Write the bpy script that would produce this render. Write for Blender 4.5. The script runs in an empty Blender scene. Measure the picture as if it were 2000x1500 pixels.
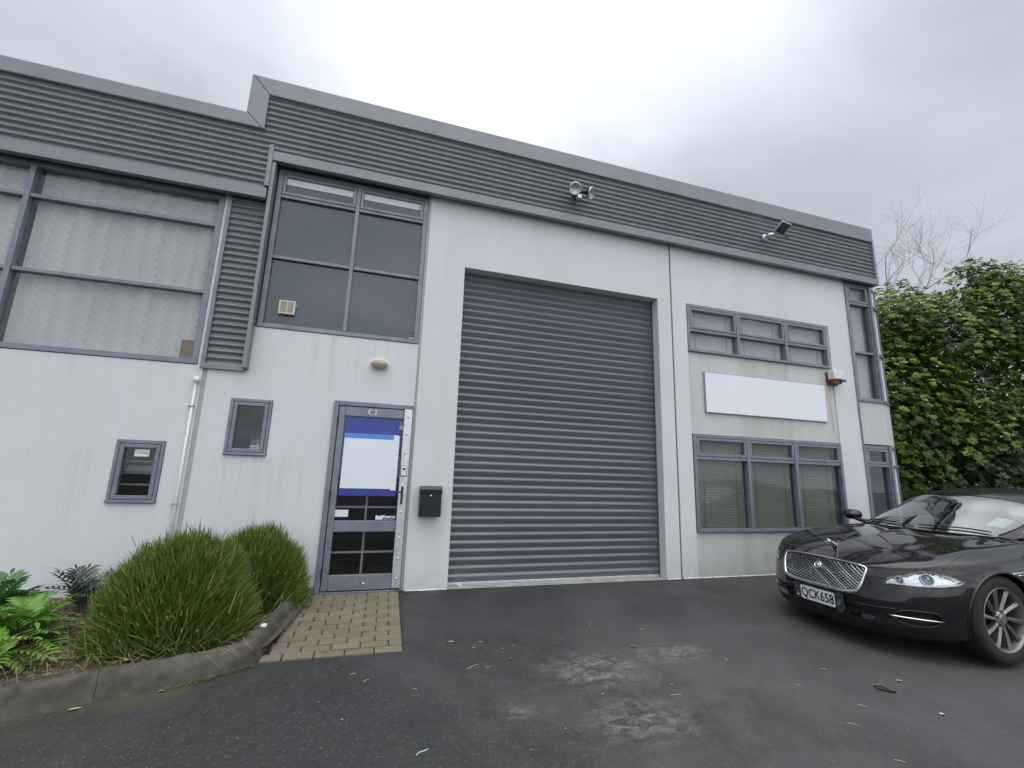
import bpy, bmesh, math, random
import numpy as np
from mathutils import Vector, Matrix, noise
R = math.radians
rnd = random.Random(7)
scene = bpy.context.scene
col = scene.collection

# ------------------------------------------------------------------ camera
YAW, PITCH, ROLL = R(16.82), R(11.16), R(-1.823)
fw = Vector((math.sin(YAW)*math.cos(PITCH), math.cos(YAW)*math.cos(PITCH), math.sin(PITCH)))
rt = Vector((math.cos(YAW), -math.sin(YAW), 0)); dn = fw.cross(rt)
rt2 = rt*math.cos(ROLL)+dn*math.sin(ROLL); dn2 = -rt*math.sin(ROLL)+dn*math.cos(ROLL)
cd = bpy.data.cameras.new('camera'); cam = bpy.data.objects.new('camera', cd); col.objects.link(cam)
m = Matrix((rt2, -dn2, -fw)).transposed().to_4x4(); m.translation = (0, -5.484, 1.35)
cam.matrix_world = m
cd.sensor_width = 36; cd.lens = 36*872.34/2000; cd.clip_end = 600; cd.clip_start = .05
scene.camera = cam

# ------------------------------------------------------------------ sky and sun
SUN_EL, SUN_AZ = R(47), R(7.5)          # azimuth clockwise from +Y
SUN_DIR = Vector((math.sin(SUN_AZ)*math.cos(SUN_EL), math.cos(SUN_AZ)*math.cos(SUN_EL), math.sin(SUN_EL)))
w = bpy.data.worlds.new('World'); scene.world = w; w.use_nodes = True
nt = w.node_tree; N = nt.nodes; L = nt.links; N.clear()
def wn(t, **k):
    n = N.new(t)
    for a, b in k.items(): setattr(n, a, b)
    return n
def wmath(op, a, b=None, c=None):
    n = wn('ShaderNodeMath', operation=op)
    for i, v in enumerate((a, b, c)):
        if v is None: continue
        if isinstance(v, (int, float)): n.inputs[i].default_value = v
        else: L.new(v, n.inputs[i])
    return n.outputs[0]
out = wn('ShaderNodeOutputWorld'); bg = wn('ShaderNodeBackground'); bg2 = wn('ShaderNodeBackground')
sky = wn('ShaderNodeTexSky', sky_type='NISHITA', sun_disc=False); sky.sun_elevation = SUN_EL; sky.sun_rotation = SUN_AZ
sky.air_density = 1.6; sky.dust_density = 3
tc = wn('ShaderNodeTexCoord'); sp = wn('ShaderNodeSeparateXYZ'); L.new(tc.outputs['Generated'], sp.inputs[0])
el = wmath('MAXIMUM', sp.outputs[2], 0.0)
# overcast sky: brighter towards the zenith
e3 = wmath("POWER", el, 4.5)
bk = wmath("MULTIPLY_ADD", wmath("MAXIMUM", wmath("MULTIPLY", sp.outputs[1], -1.0), 0.0), 1.25, 1.0)  # extra sky brightness behind the camera, added to light the facade
base = wmath("MULTIPLY", wmath("MULTIPLY_ADD", e3, 1.5, 0.425), bk)
# project the view direction onto a flat cloud layer
dz = wmath('ADD', el, 0.22)
px = wmath('DIVIDE', sp.outputs[0], dz); py = wmath('DIVIDE', sp.outputs[1], dz)
cb = wn('ShaderNodeCombineXYZ'); L.new(px, cb.inputs[0]); L.new(py, cb.inputs[1])
mp = wn('ShaderNodeMapping'); mp.inputs['Scale'].default_value = (.8, 1.15, 1); mp.inputs['Rotation'].default_value = (0, 0, R(-28)); mp.inputs['Location'].default_value = (3.1, 1.2, 0)
L.new(cb.outputs[0], mp.inputs[0])
n1 = wn('ShaderNodeTexNoise'); n1.inputs['Scale'].default_value = 1.25; n1.inputs['Detail'].default_value = 8; n1.inputs['Roughness'].default_value = .52; n1.inputs['Distortion'].default_value = .3
L.new(mp.outputs[0], n1.inputs[0])
cl = wn('ShaderNodeMapRange'); cl.inputs[1].default_value = .32; cl.inputs[2].default_value = .68; cl.inputs[3].default_value = .76; cl.inputs[4].default_value = 1.3
L.new(n1.outputs[0], cl.inputs[0])
lum = wmath('MULTIPLY', base, cl.outputs[0])
# thin spot in the cloud before the sun
vm = wn('ShaderNodeVectorMath', operation='DOT_PRODUCT'); L.new(tc.outputs['Generated'], vm.inputs[0]); vm.inputs[1].default_value = SUN_DIR
dt = wmath('MAXIMUM', vm.outputs['Value'], 0.0)
gl = wmath('MULTIPLY', wmath('POWER', dt, 170.0), cl.outputs[0])
gl = wmath('MULTIPLY', gl, 1.0)
gw = wmath('MULTIPLY', wmath('POWER', dt, 16.0), 0.14)
lum = wmath('ADD', lum, wmath('ADD', gl, gw))
cr = wn('ShaderNodeMixRGB'); cr.inputs[1].default_value = (.775, .845, .965, 1); cr.inputs[2].default_value = (1, 1, 1, 1)
fc = wn('ShaderNodeMapRange'); fc.inputs[1].default_value = .6; fc.inputs[2].default_value = 1.25; L.new(lum, fc.inputs[0]); L.new(fc.outputs[0], cr.inputs[0])
L.new(cr.outputs[0], bg.inputs[0]); L.new(lum, bg.inputs[1])
L.new(sky.outputs[0], bg2.inputs[0]); bg2.inputs[1].default_value = .05
mx = wn('ShaderNodeMixShader'); mx.inputs[0].default_value = .93
L.new(bg2.outputs[0], mx.inputs[1]); L.new(bg.outputs[0], mx.inputs[2]); L.new(mx.outputs[0], out.inputs[0])
sd = bpy.data.lights.new('sun', 'SUN'); sd.energy = 0.9; sd.angle = R(24); sd.color = (1, .97, .92)
so = bpy.data.objects.new('sun', sd); col.objects.link(so); so.rotation_euler = SUN_DIR.to_track_quat('Z', 'Y').to_euler()
vs = scene.view_settings; vs.view_transform = 'Standard'; vs.look = 'None'; vs.exposure = 0.55; vs.gamma = 1; vs.use_curve_mapping = False
scene.cycles.max_bounces = 8; scene.cycles.transparent_max_bounces = 16; scene.cycles.use_denoising = True
scene.cycles.sample_clamp_indirect = 6

# ------------------------------------------------------------------ helpers
def tag(o, label=None, cat=None, group=None, kind=None):
    if label: o['label'] = label
    if cat: o['category'] = cat
    if group: o['group'] = group
    if kind: o['kind'] = kind
    return o
def empty(name, loc=(0, 0, 0), rz=0, parent=None, **k):
    o = bpy.data.objects.new(name, None); col.objects.link(o); o.location = loc; o.rotation_euler = (0, 0, rz)
    o.empty_display_size = .1
    if parent: o.parent = parent
    return tag(o, **k)
def link(name, me, mat, parent=None, bevel=0, smooth=False, **k):
    if mat is not None:
        for mm in (mat if isinstance(mat, (list, tuple)) else [mat]): me.materials.append(mm)
    if smooth:
        for p in me.polygons: p.use_smooth = True
    o = bpy.data.objects.new(name, me); col.objects.link(o)
    if parent: o.parent = parent
    if bevel:
        b = o.modifiers.new('b', 'BEVEL'); b.width = bevel; b.segments = 2; b.limit_method = 'ANGLE'; b.angle_limit = R(40); b.harden_normals = False
    return tag(o, **k)
def dup(o, parent=None, loc=None):
    c = o.copy(); col.objects.link(c)
    c.parent = parent
    if loc is not None: c.location = loc
    return c
class MB:
    def __init__(s): s.v = []; s.f = []; s.mi = []; s.cm = 0; s.c = None; s.cc = None
    def add(s, vs, fs):
        b = len(s.v); s.v += [tuple(v) for v in vs]; s.f += [tuple(b+i for i in f) for f in fs]; s.mi += [s.cm]*len(fs)
    def box(s, x0, x1, y0, y1, z0, z1):
        s.add([(x0,y0,z0),(x1,y0,z0),(x1,y1,z0),(x0,y1,z0),(x0,y0,z1),(x1,y0,z1),(x1,y1,z1),(x0,y1,z1)],
              [(0,3,2,1),(4,5,6,7),(0,1,5,4),(1,2,6,5),(2,3,7,6),(3,0,4,7)]); return s
    def prism(s, pts, axis, a, b):
        """closed polygon (2-D points) extruded along an axis between a and b"""
        n = len(pts)
        def P(p, t):
            return {'x': (t, p[0], p[1]), 'y': (p[0], t, p[1]), 'z': (p[0], p[1], t)}[axis]
        s.add([P(p, a) for p in pts]+[P(p, b) for p in pts],
              [tuple(range(n)), tuple(range(2*n-1, n-1, -1))]+[(i, (i+1) % n, n+(i+1) % n, n+i) for i in range(n)]); return s
    def strip(s, prof, axis, a, b):
        """open profile extruded (a sheet)"""
        n = len(prof)
        P = (lambda p, t: (t, p[0], p[1])) if axis == 'x' else (lambda p, t: (p[0], t, p[1]))
        s.add([P(p, a) for p in prof]+[P(p, b) for p in prof], [(i, i+1, n+i+1, n+i) for i in range(n-1)]); return s
    def tube(s, pts, r, seg=8, cap=True):
        pts = [Vector(p) for p in pts]; n = len(pts); rs = r if isinstance(r, (list, tuple)) else [r]*n
        b = len(s.v); up = Vector((0, 0, 1)); prev = None
        for i, p in enumerate(pts):
            t = (pts[min(i+1, n-1)]-pts[max(i-1, 0)]).normalized()
            if prev is None:
                a = t.cross(up)
                if a.length < .1: a = t.cross(Vector((1, 0, 0)))
                a.normalize()
            else: a = (prev-t*prev.dot(t)).normalized()
            prev = a; c = t.cross(a)
            for k in range(seg):
                th = 2*math.pi*k/seg; s.v.append(tuple(p+(a*math.cos(th)+c*math.sin(th))*rs[i]))
        for i in range(n-1):
            for k in range(seg):
                s.f.append((b+i*seg+k, b+i*seg+(k+1) % seg, b+(i+1)*seg+(k+1) % seg, b+(i+1)*seg+k)); s.mi.append(s.cm)
        if cap:
            s.f.append(tuple(b+k for k in range(seg))[::-1]); s.mi.append(s.cm)
            s.f.append(tuple(b+(n-1)*seg+k for k in range(seg))); s.mi.append(s.cm)
        return s
    def lathe(s, prof, org, d, seg=24):
        """profile (r, h) turned round direction d from org"""
        d = Vector(d).normalized(); a = d.cross(Vector((0, 0, 1)))
        if a.length < .1: a = d.cross(Vector((1, 0, 0)))
        a.normalize(); c = d.cross(a); org = Vector(org); b = len(s.v)
        for r_, h in prof:
            for k in range(seg):
                th = 2*math.pi*k/seg; s.v.append(tuple(org+d*h+(a*math.cos(th)+c*math.sin(th))*r_))
        for i in range(len(prof)-1):
            for k in range(seg):
                s.f.append((b+i*seg+k, b+i*seg+(k+1) % seg, b+(i+1)*seg+(k+1) % seg, b+(i+1)*seg+k)); s.mi.append(s.cm)
        return s
    def mesh(s, name='mesh'):
        me = bpy.data.meshes.new(name); me.from_pydata(s.v, [], s.f); me.update()
        if any(s.mi): me.polygons.foreach_set('material_index', s.mi)
        return me
    def build(s, name, mat, parent=None, **k):
        me = s.mesh(name)
        bm = bmesh.new(); bm.from_mesh(me); bmesh.ops.recalc_face_normals(bm, faces=bm.faces); bm.to_mesh(me); bm.free()
        return link(name, me, mat, parent, **k)
def smooth_angle(o, deg=35):
    me = o.data
    for p in me.polygons: p.use_smooth = True
    bm = bmesh.new(); bm.from_mesh(me)
    for e in bm.edges:
        if len(e.link_faces) == 2 and e.calc_face_angle(0) > R(deg): e.smooth = False
    bm.to_mesh(me); bm.free()
    return o

# ------------------------------------------------------------------ materials
class Mat:
    def __init__(s, name, color=(.5, .5, .5), rough=.5, metal=0., spec=.5):
        s.m = bpy.data.materials.new(name); s.m.use_nodes = True; s.t = s.m.node_tree; s.b = s.t.nodes['Principled BSDF']
        s.b.inputs['Base Color'].default_value = (*color, 1); s.b.inputs['Roughness'].default_value = rough
        s.b.inputs['Metallic'].default_value = metal; s.b.inputs['Specular IOR Level'].default_value = spec
        s.c = color; s._co = None
    def n(s, t, **k):
        n = s.t.nodes.new(t)
        for a, b in k.items(): setattr(n, a, b)
        return n
    def ln(s, a, b): s.t.links.new(a, b)
    def co(s, kind='Object', scale=None):
        if s._co is None: s._co = s.n('ShaderNodeTexCoord')
        o = s._co.outputs[kind]
        if scale:
            m_ = s.n('ShaderNodeMapping'); m_.inputs['Scale'].default_value = scale; s.ln(o, m_.inputs[0]); return m_.outputs[0]
        return o
    def noise(s, sc, det=4, rough=.55, scale=None, dist=0, kind='Object'):
        n = s.n('ShaderNodeTexNoise'); n.inputs['Scale'].default_value = sc; n.inputs['Detail'].default_value = det
        n.inputs['Roughness'].default_value = rough; n.inputs['Distortion'].default_value = dist
        s.ln(s.co(kind, scale), n.inputs[0]); return n.outputs[0]
    def rng(s, v, a, b, c=0., d=1.):
        n = s.n('ShaderNodeMapRange'); n.inputs[1].default_value = a; n.inputs[2].default_value = b; n.inputs[3].default_value = c; n.inputs[4].default_value = d
        s.ln(v, n.inputs[0]); return n.outputs[0]
    def math(s, op, a, b=0., c=0.):
        n = s.n('ShaderNodeMath', operation=op)
        for i, v in enumerate((a, b, c)):
            if isinstance(v, (int, float)): n.inputs[i].default_value = v
            else: s.ln(v, n.inputs[i])
        return n.outputs[0]
    def mix(s, f, a, b, mode='MIX'):
        n = s.n('ShaderNodeMixRGB', blend_type=mode)
        for i, v in enumerate((f, a, b)):
            if isinstance(v, (int, float)): n.inputs[i].default_value = v
            elif isinstance(v, tuple): n.inputs[i].default_value = (*v, 1)
            else: s.ln(v, n.inputs[i])
        return n.outputs[0]
    def color(s, c): s.ln(c, s.b.inputs['Base Color']); return s
    def rough(s, c): s.ln(c, s.b.inputs['Roughness']); return s
    def bump(s, h, strength=.3, dist=.01):
        n = s.n('ShaderNodeBump'); n.inputs['Strength'].default_value = strength; n.inputs['Distance'].default_value = dist
        s.ln(h, n.inputs['Height']); s.ln(n.outputs[0], s.b.inputs['Normal']); return s
    def sep(s, kind='Object'):
        n = s.n('ShaderNodeSeparateXYZ'); s.ln(s.co(kind), n.inputs[0]); return n.outputs
M = {}
def simple(name, color, rough=.5, metal=0., var=.12, nsc=12, bump=0, bsc=80):
    x = Mat(name, color, rough, metal)
    nz = x.noise(nsc, 5)
    x.color(x.mix(x.rng(nz, .3, .7), tuple(c*(1-var) for c in color), tuple(min(1, c*(1+var)) for c in color)))
    x.rough(x.rng(x.noise(nsc*2.3, 3), .3, .7, max(.02, rough*.8), min(1, rough*1.2)))
    if bump: x.bump(x.noise(bsc, 3), bump, .004)
    M[name] = x.m; return x
# painted precast concrete
def wallmat(name, c, dirt, dirtcol, bumps=.35):
    x = Mat(name, c, .75)
    big = x.noise(.8, 5, .6); streak = x.noise(1.0, 6, .62, scale=(2.1, 2.1, .16), dist=.4); fine = x.noise(45, 3)
    c1 = x.mix(x.rng(big, .3, .7), tuple(v*.955 for v in c), tuple(min(1, v*1.03) for v in c))
    c2 = x.mix(x.math('MULTIPLY', x.rng(streak, .48, .80), dirt), c1, dirtcol)
    c3 = x.mix(x.rng(fine, .35, .75, 0, .10), c2, tuple(v*.8 for v in c))
    sp_ = x.sep(); run = x.noise(2.2, 6, .7, scale=(4.5, 4.5, .22)); ar = x.math('MULTIPLY', x.rng(sp_[2], 2.0, 2.86, 0, 1), x.rng(sp_[2], 2.87, 2.9, 1, 0)); ar2 = x.math('MULTIPLY', x.rng(sp_[2], .3, 1.43, 0, .8), x.rng(sp_[2], 1.43, 1.45, 1, 0)); ar = x.math('MULTIPLY', x.math('MAXIMUM', ar, ar2), x.rng(sp_[0], .3, .45, 1, 0)); ar3 = x.math('MULTIPLY', x.rng(sp_[2], 4.0, 4.9, 0, .5), x.rng(run, .5, .6)); c3 = x.mix(x.math('MULTIPLY', x.math('MAXIMUM', x.math('MULTIPLY', ar, x.rng(run, .50, .66)), x.math('MULTIPLY', ar3, .6)), .38), c3, (.42, .40, .35)); foot = x.rng(sp_[2], .0, .28, .38, 0)
    foot = x.math('MULTIPLY', foot, x.rng(x.noise(5, 5), .35, .65))
    c4 = x.mix(foot, c3, (.27, .27, .23))
    x.color(c4); x.bump(x.math('ADD', x.noise(70, 4, .6), x.noise(14, 3)), bumps, .006)
    M[name] = x.m; return x, c4
wallmat('wall_paint', (.65, .675, .70), .22, (.47, .48, .45))
x, c4 = wallmat('infill_paint', (.56, .575, .57), .8, (.37, .365, .29))
s_ = x.sep()
# rust run below the alarm box
rx = x.math('ABSOLUTE', x.math('SUBTRACT', x.math('ADD', s_[0], x.math('MULTIPLY', x.noise(2.5), .07)), 7.235+.035))
rm = x.math('MULTIPLY', x.rng(rx, .0, .045, 1, 0), x.rng(s_[2], 2.02, 2.2, 0, 1)); rm = x.math('MULTIPLY', rm, x.rng(s_[2], 2.75, 3.0, 1, 0))
rm = x.math('MULTIPLY', rm, x.rng(x.noise(9, 4, scale=(4, 4, .6)), .35, .62, .1, .75))
x.color(x.mix(rm, c4, (.36, .21, .09)))
simple('joint_seal', (.40, .40, .38), .7, var=.1)
simple('joint_dark', (.10, .105, .11), .8)
simple('frame_paint', (.19, .212, .258), .38, .2, var=.16, nsc=6)
simple('frame_pale', (.30, .32, .39), .4, .3, var=.12)
simple('cladding', (.175, .182, .20), .32, .2, var=.07, nsc=3)
simple('flashing', (.215, .224, .248), .40, .2, var=.07, nsc=2.5)
simple('roller_steel', (.13, .142, .165), .33, .2, var=.12, nsc=4)
x = Mat('roller_steel', (.13, .142, .165), .33, .2); oi = x.n('ShaderNodeObjectInfo'); c = x.mix(oi.outputs['Random'], (.118, .130, .150), (.140, .152, .176))
c = x.mix(x.rng(x.noise(1.2, 5, .6, scale=(1, 1, 3)), .45, .75, 0, .35), c, (.17, .178, .19)); c = x.mix(x.rng(x.noise(16, 6, .75, scale=(.35, 1, 3)), .66, .74, 0, .55), c, (.33, .33, .33)); x.color(c); x.rough(x.rng(x.noise(5, 4), .3, .7, .26, .42)); M['roller_steel'] = x.m
simple('dark_void', (.012, .012, .014), .9)
simple('interior_wall', (.035, .037, .04), .9)
simple('concrete', (.36, .355, .32), .85, var=.3, nsc=7, bump=.5)
simple('kerb_concrete', (.078, .073, .060), .9, var=.45, nsc=9, bump=.8, bsc=60)
simple('galvanised', (.62, .65, .68), .32, .6, var=.12, nsc=15)
simple('black_plastic', (.018, .019, .021), .35, var=.2)
simple('black_enamel', (.012, .016, .017), .22, var=.15)
simple('white_plastic', (.72, .73, .73), .4, var=.05)
simple('cream_plastic', (.70, .68, .58), .45, var=.06)
simple('sign_white', (.79, .82, .88), .3, var=.008, nsc=1)
simple('poster_white', (.74, .79, .86), .25, var=.012, nsc=3)
simple('poster_blue', (.035, .05, .30), .25, var=.15, nsc=5)
simple('poster_light_blue', (.085, .25, .70), .25, var=.08)
simple('chrome', (.86, .87, .88), .08, 1., var=.02)
simple('satin_chrome', (.66, .68, .70), .24, 1., var=.06)
simple('lamp_glass', (.36, .34, .24), .15, 0, var=.15, nsc=30)
simple('lens_glass', (.42, .44, .43), .08, .3, var=.15, nsc=40)
simple('rusty_red', (.14, .045, .028), .65, var=.35, nsc=30)
simple('strobe_blue', (.05, .09, .19), .2, var=.1)
simple('blind_slat', (.30, .325, .285), .5, var=.05)
simple('blind_pale', (.74, .76, .78), .5, var=.04)
simple('cardboard', (.24, .17, .11), .8, var=.2)
simple('grille_bar', (.33, .33, .34), .5, var=.1)
simple('print_blue', (.10, .14, .30), .5); simple('print_white', (.75, .77, .8), .5, var=.03); simple('print_black', (.012, .012, .013), .4); simple('print_grey', (.3, .32, .34), .5)
simple('bedding', (.035, .030, .022), .95, var=.4, nsc=25)
simple('bark', (.13, .11, .09), .9, var=.3, nsc=25, bump=.6); simple('pale_bark', (.45, .41, .42), .9, var=.2, nsc=20)
simple('soil', (.085, .068, .048), .95, var=.5, nsc=25, bump=.9, bsc=60)
simple('dry_straw', (.50, .45, .30), .7, var=.2); simple('pale_chip', (.5, .49, .44), .7, var=.25, nsc=200)
simple('leaf_brown', (.09, .04, .022), .45, var=.35, nsc=60); simple('leaf_yellow', (.5, .43, .16), .5, var=.2); simple('leaf_rust', (.33, .14, .08), .6, var=.2)
simple('plastic_scrap', (.50, .68, .66), .3); simple('white_stone', (.75, .74, .72), .8, var=.1)
# backing-painted dark glass of the middle window
x = Mat('spandrel_glass', (.06, .07, .09), .04, 0, .75); x.color(x.mix(x.rng(x.noise(.7, 2), .3, .7), (.040, .060, .084), (.054, .070, .092))); M['spandrel_glass'] = x.m
x.bump(x.noise(1.2, 1), .03, .05)
# clear glass: see-through with a Fresnel reflection
def glassmat(name, tint, ior=1.5, extra=0.0, rough=.0, wob=.04):
    m_ = bpy.data.materials.new(name); m_.use_nodes = True; t = m_.node_tree; t.nodes.clear()
    o = t.nodes.new('ShaderNodeOutputMaterial'); tr = t.nodes.new('ShaderNodeBsdfTransparent'); tr.inputs[0].default_value = (*tint, 1)
    g = t.nodes.new('ShaderNodeBsdfGlossy'); g.inputs['Roughness'].default_value = rough; g.inputs[0].default_value = (.95, .97, 1, 1)
    ge = t.nodes.new('ShaderNodeNewGeometry'); dp = t.nodes.new('ShaderNodeVectorMath'); dp.operation = 'DOT_PRODUCT'; t.links.new(ge.outputs['Normal'], dp.inputs[0]); t.links.new(ge.outputs['Incoming'], dp.inputs[1])
    def mt(op, a, b=0., c=0.):
        q = t.nodes.new('ShaderNodeMath'); q.operation = op
        for i_, v_ in enumerate((a, b, c)):
            if isinstance(v_, (int, float)): q.inputs[i_].default_value = v_
            else: t.links.new(v_, q.inputs[i_])
        return q
    ad = mt('MULTIPLY_ADD', mt('POWER', mt('SUBTRACT', 1., mt('ABSOLUTE', dp.outputs['Value']).outputs[0]).outputs[0], 5.).outputs[0], .9, .045+extra); ad.use_clamp = True
    mx_ = t.nodes.new('ShaderNodeMixShader'); t.links.new(ad.outputs[0], mx_.inputs[0]); t.links.new(tr.outputs[0], mx_.inputs[1]); t.links.new(g.outputs[0], mx_.inputs[2])
    if wob:
        tcx = t.nodes.new('ShaderNodeTexCoord'); nz = t.nodes.new('ShaderNodeTexNoise'); nz.inputs['Scale'].default_value = 1.1; nz.inputs['Detail'].default_value = 1
        t.links.new(tcx.outputs['Object'], nz.inputs[0]); bp = t.nodes.new('ShaderNodeBump'); bp.inputs['Strength'].default_value = wob; bp.inputs['Distance'].default_value = .05
        t.links.new(nz.outputs[0], bp.inputs['Height']); t.links.new(bp.outputs[0], g.inputs['Normal'])
    t.links.new(mx_.outputs[0], o.inputs[0]); M[name] = m_
glassmat('clear_glass', (.88, .885, .885), extra=-.012)
glassmat('car_glass', (.50, .57, .55), extra=.22, wob=0)
glassmat('lamp_lens', (.93, .95, .96), extra=.0, wob=0)
# lace curtain: zig-zag weave
x = Mat('curtain', (.5, .53, .52), .9)
sx = x.sep(); zz = x.math('PINGPONG', x.math('ADD', sx[2], x.math('MULTIPLY', x.noise(6, 3), .03)), .045)
wv = x.math('ADD', x.math('MULTIPLY', sx[0], 1), x.math('MULTIPLY', zz, 1.1)); wv = x.math('ADD', wv, x.math('MULTIPLY', x.noise(3, 4), .10))
saw = x.math('FRACT', x.math('MULTIPLY', wv, 6.2)); saw2 = x.math('FRACT', x.math('MULTIPLY', wv, 14.5))
v = x.math('ADD', x.math('MULTIPLY', saw, .65), x.math('MULTIPLY', saw2, .35))
v = x.math('MULTIPLY', v, x.rng(x.noise(1.3, 2), .3, .7, .5, 1))
x.color(x.mix(v, (.55, .575, .58), (.77, .785, .785))); M['curtain'] = x.m
# asphalt
x = Mat('asphalt', (.05, .05, .052), .86)
sx = x.sep()
agg = x.n('ShaderNodeTexVoronoi'); agg.inputs['Scale'].default_value = 190; x.ln(x.co(), agg.inputs[0])
c = x.mix(x.rng(agg.outputs['Distance'], 0., .6), (.056, .057, .060), (.020, .021, .023))
vc = x.n('ShaderNodeTexVoronoi'); vc.inputs['Scale'].default_value = 120; x.ln(x.co(), vc.inputs[0])
hs = x.n('ShaderNodeSeparateColor'); x.ln(vc.outputs['Color'], hs.inputs[0])
c = x.mix(x.rng(hs.outputs[0], .95, .995, 0, .5), c, (.17, .17, .165))
far = x.math('ADD', x.noise(.55, 6, .62), x.rng(sx[0], -.5, 4.5, -.10, .12)); c = x.mix(x.rng(far, .40, .68, 0, .75), c, (.088, .089, .092))
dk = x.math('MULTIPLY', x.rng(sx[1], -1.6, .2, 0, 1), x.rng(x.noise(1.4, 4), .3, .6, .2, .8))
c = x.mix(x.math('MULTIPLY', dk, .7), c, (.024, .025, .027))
# dusty scuffed patch in front of the roller door
def blob(cx, cy, rx_, ry_):
    a = x.math('DIVIDE', x.math('SUBTRACT', sx[0], cx), rx_); b = x.math('DIVIDE', x.math('SUBTRACT', sx[1], cy), ry_)
    d = x.math('SQRT', x.math('ADD', x.math('MULTIPLY', a, a), x.math('MULTIPLY', b, b)))
    return x.rng(d, .25, 1., 1, 0)
wp = x.math('MAXIMUM', blob(1.72, -2.78, .42, .32), x.math('MAXIMUM', blob(1.75, -2.12, .55, .38), x.math('MAXIMUM', blob(.98, -2.55, .16, .09), blob(2.5, -2.0, .45, .22))))
wm = x.math('MULTIPLY', wp, x.rng(x.noise(9, 10, .78, scale=(1, 1.7, 1), dist=.6), .46, .70))
c = x.mix(x.math('MULTIPLY', wm, .9), c, (.33, .33, .315))
wide = x.math('MULTIPLY', blob(1.9, -2.5, 1.9, 1.5), x.rng(x.noise(2.6, 6, .65), .38, .68)); c = x.mix(x.math('MULTIPLY', wide, .45), c, (.14, .139, .135))
# moss along the kerb gutter and one mossy spot
ln_ = x.math('ADD', x.math('ADD', sx[1], 1.62), x.math('MULTIPLY', x.math('SUBTRACT', sx[0], -.66), -.37))
ms = x.math('MULTIPLY', x.rng(x.math('ABSOLUTE', ln_), .03, .42, 1, 0), x.rng(sx[0], -.75, -.5, 1, 0)); ms = x.math('MULTIPLY', ms, x.rng(x.noise(3.5, 5), .35, .6))
c = x.mix(x.math('MULTIPLY', ms, .8), c, (.07, .072, .038))
ms2 = x.math('MULTIPLY', blob(.69, -1.47, .10, .07), x.rng(x.noise(30, 4), .4, .6)); c = x.mix(x.math('MULTIPLY', ms2, .8), c, (.06, .075, .02))
c = x.mix(x.rng(x.noise(26, 5, .7), .52, .75, 0, .35), c, (.11, .11, .108)); x.color(c); x.rough(x.rng(x.noise(3, 4), .3, .7, .5, .85))
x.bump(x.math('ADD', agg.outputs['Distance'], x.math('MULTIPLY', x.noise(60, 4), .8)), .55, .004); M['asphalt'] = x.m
# per-object tinted clay paver
x = Mat('paver', (.25, .2, .15), .9)
oi = x.n('ShaderNodeObjectInfo'); c = x.mix(oi.outputs['Random'], (.175, .145, .108), (.235, .203, .157))
c = x.mix(x.rng(x.noise(9, 6, .7, kind='Object'), .4, .7, 0, .7), c, (.15, .125, .095))
geo = x.n('ShaderNodeNewGeometry'); ns = x.n('ShaderNodeTexNoise'); ns.inputs['Scale'].default_value = 1.5; ns.inputs['Detail'].default_value = 6; x.ln(geo.outputs['Position'], ns.inputs[0])
c = x.mix(x.rng(ns.outputs[0], .45, .65, 0, .5), c, (.17, .165, .095))
x.color(c); x.bump(x.noise(90, 4), .7, .004); M['paver'] = x.m
# foliage with per-face tint
def leafmat(name, rough=.5, trans=.25):
    x = Mat(name, (.06, .1, .03), rough); a = x.n('ShaderNodeAttribute'); a.attribute_name = 'tint'; x.color(a.outputs['Color'])
    tb = x.n('ShaderNodeBsdfTranslucent'); x.ln(a.outputs['Color'], tb.inputs[0]); ms_ = x.n('ShaderNodeMixShader'); ms_.inputs[0].default_value = trans
    o = x.t.nodes['Material Output']; x.ln(x.b.outputs[0], ms_.inputs[1]); x.ln(tb.outputs[0], ms_.inputs[2]); x.ln(ms_.outputs[0], o.inputs[0]); M[name] = x.m
leafmat('grass_blades', .45, .3); leafmat('tree_leaves', .36, .35); leafmat('frond_leaves', .3, .3)
# ------------------------------------------------------------------ ground
def gz(y): return .04*max(-8., min(0., y))
g = MB(); ys = [-90, -8, -6, -4, -2, 0, 90]; xs = [-90, -20, -5, 0, 5, 20, 90]
g.add([(a, b, gz(b)) for b in ys for a in xs], [(j*7+i, j*7+i+1, (j+1)*7+i+1, (j+1)*7+i) for j in range(6) for i in range(6)])
g.build('ground', M['asphalt'], label='dark grey asphalt yard sloping gently away from the building', kind='structure')

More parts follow.
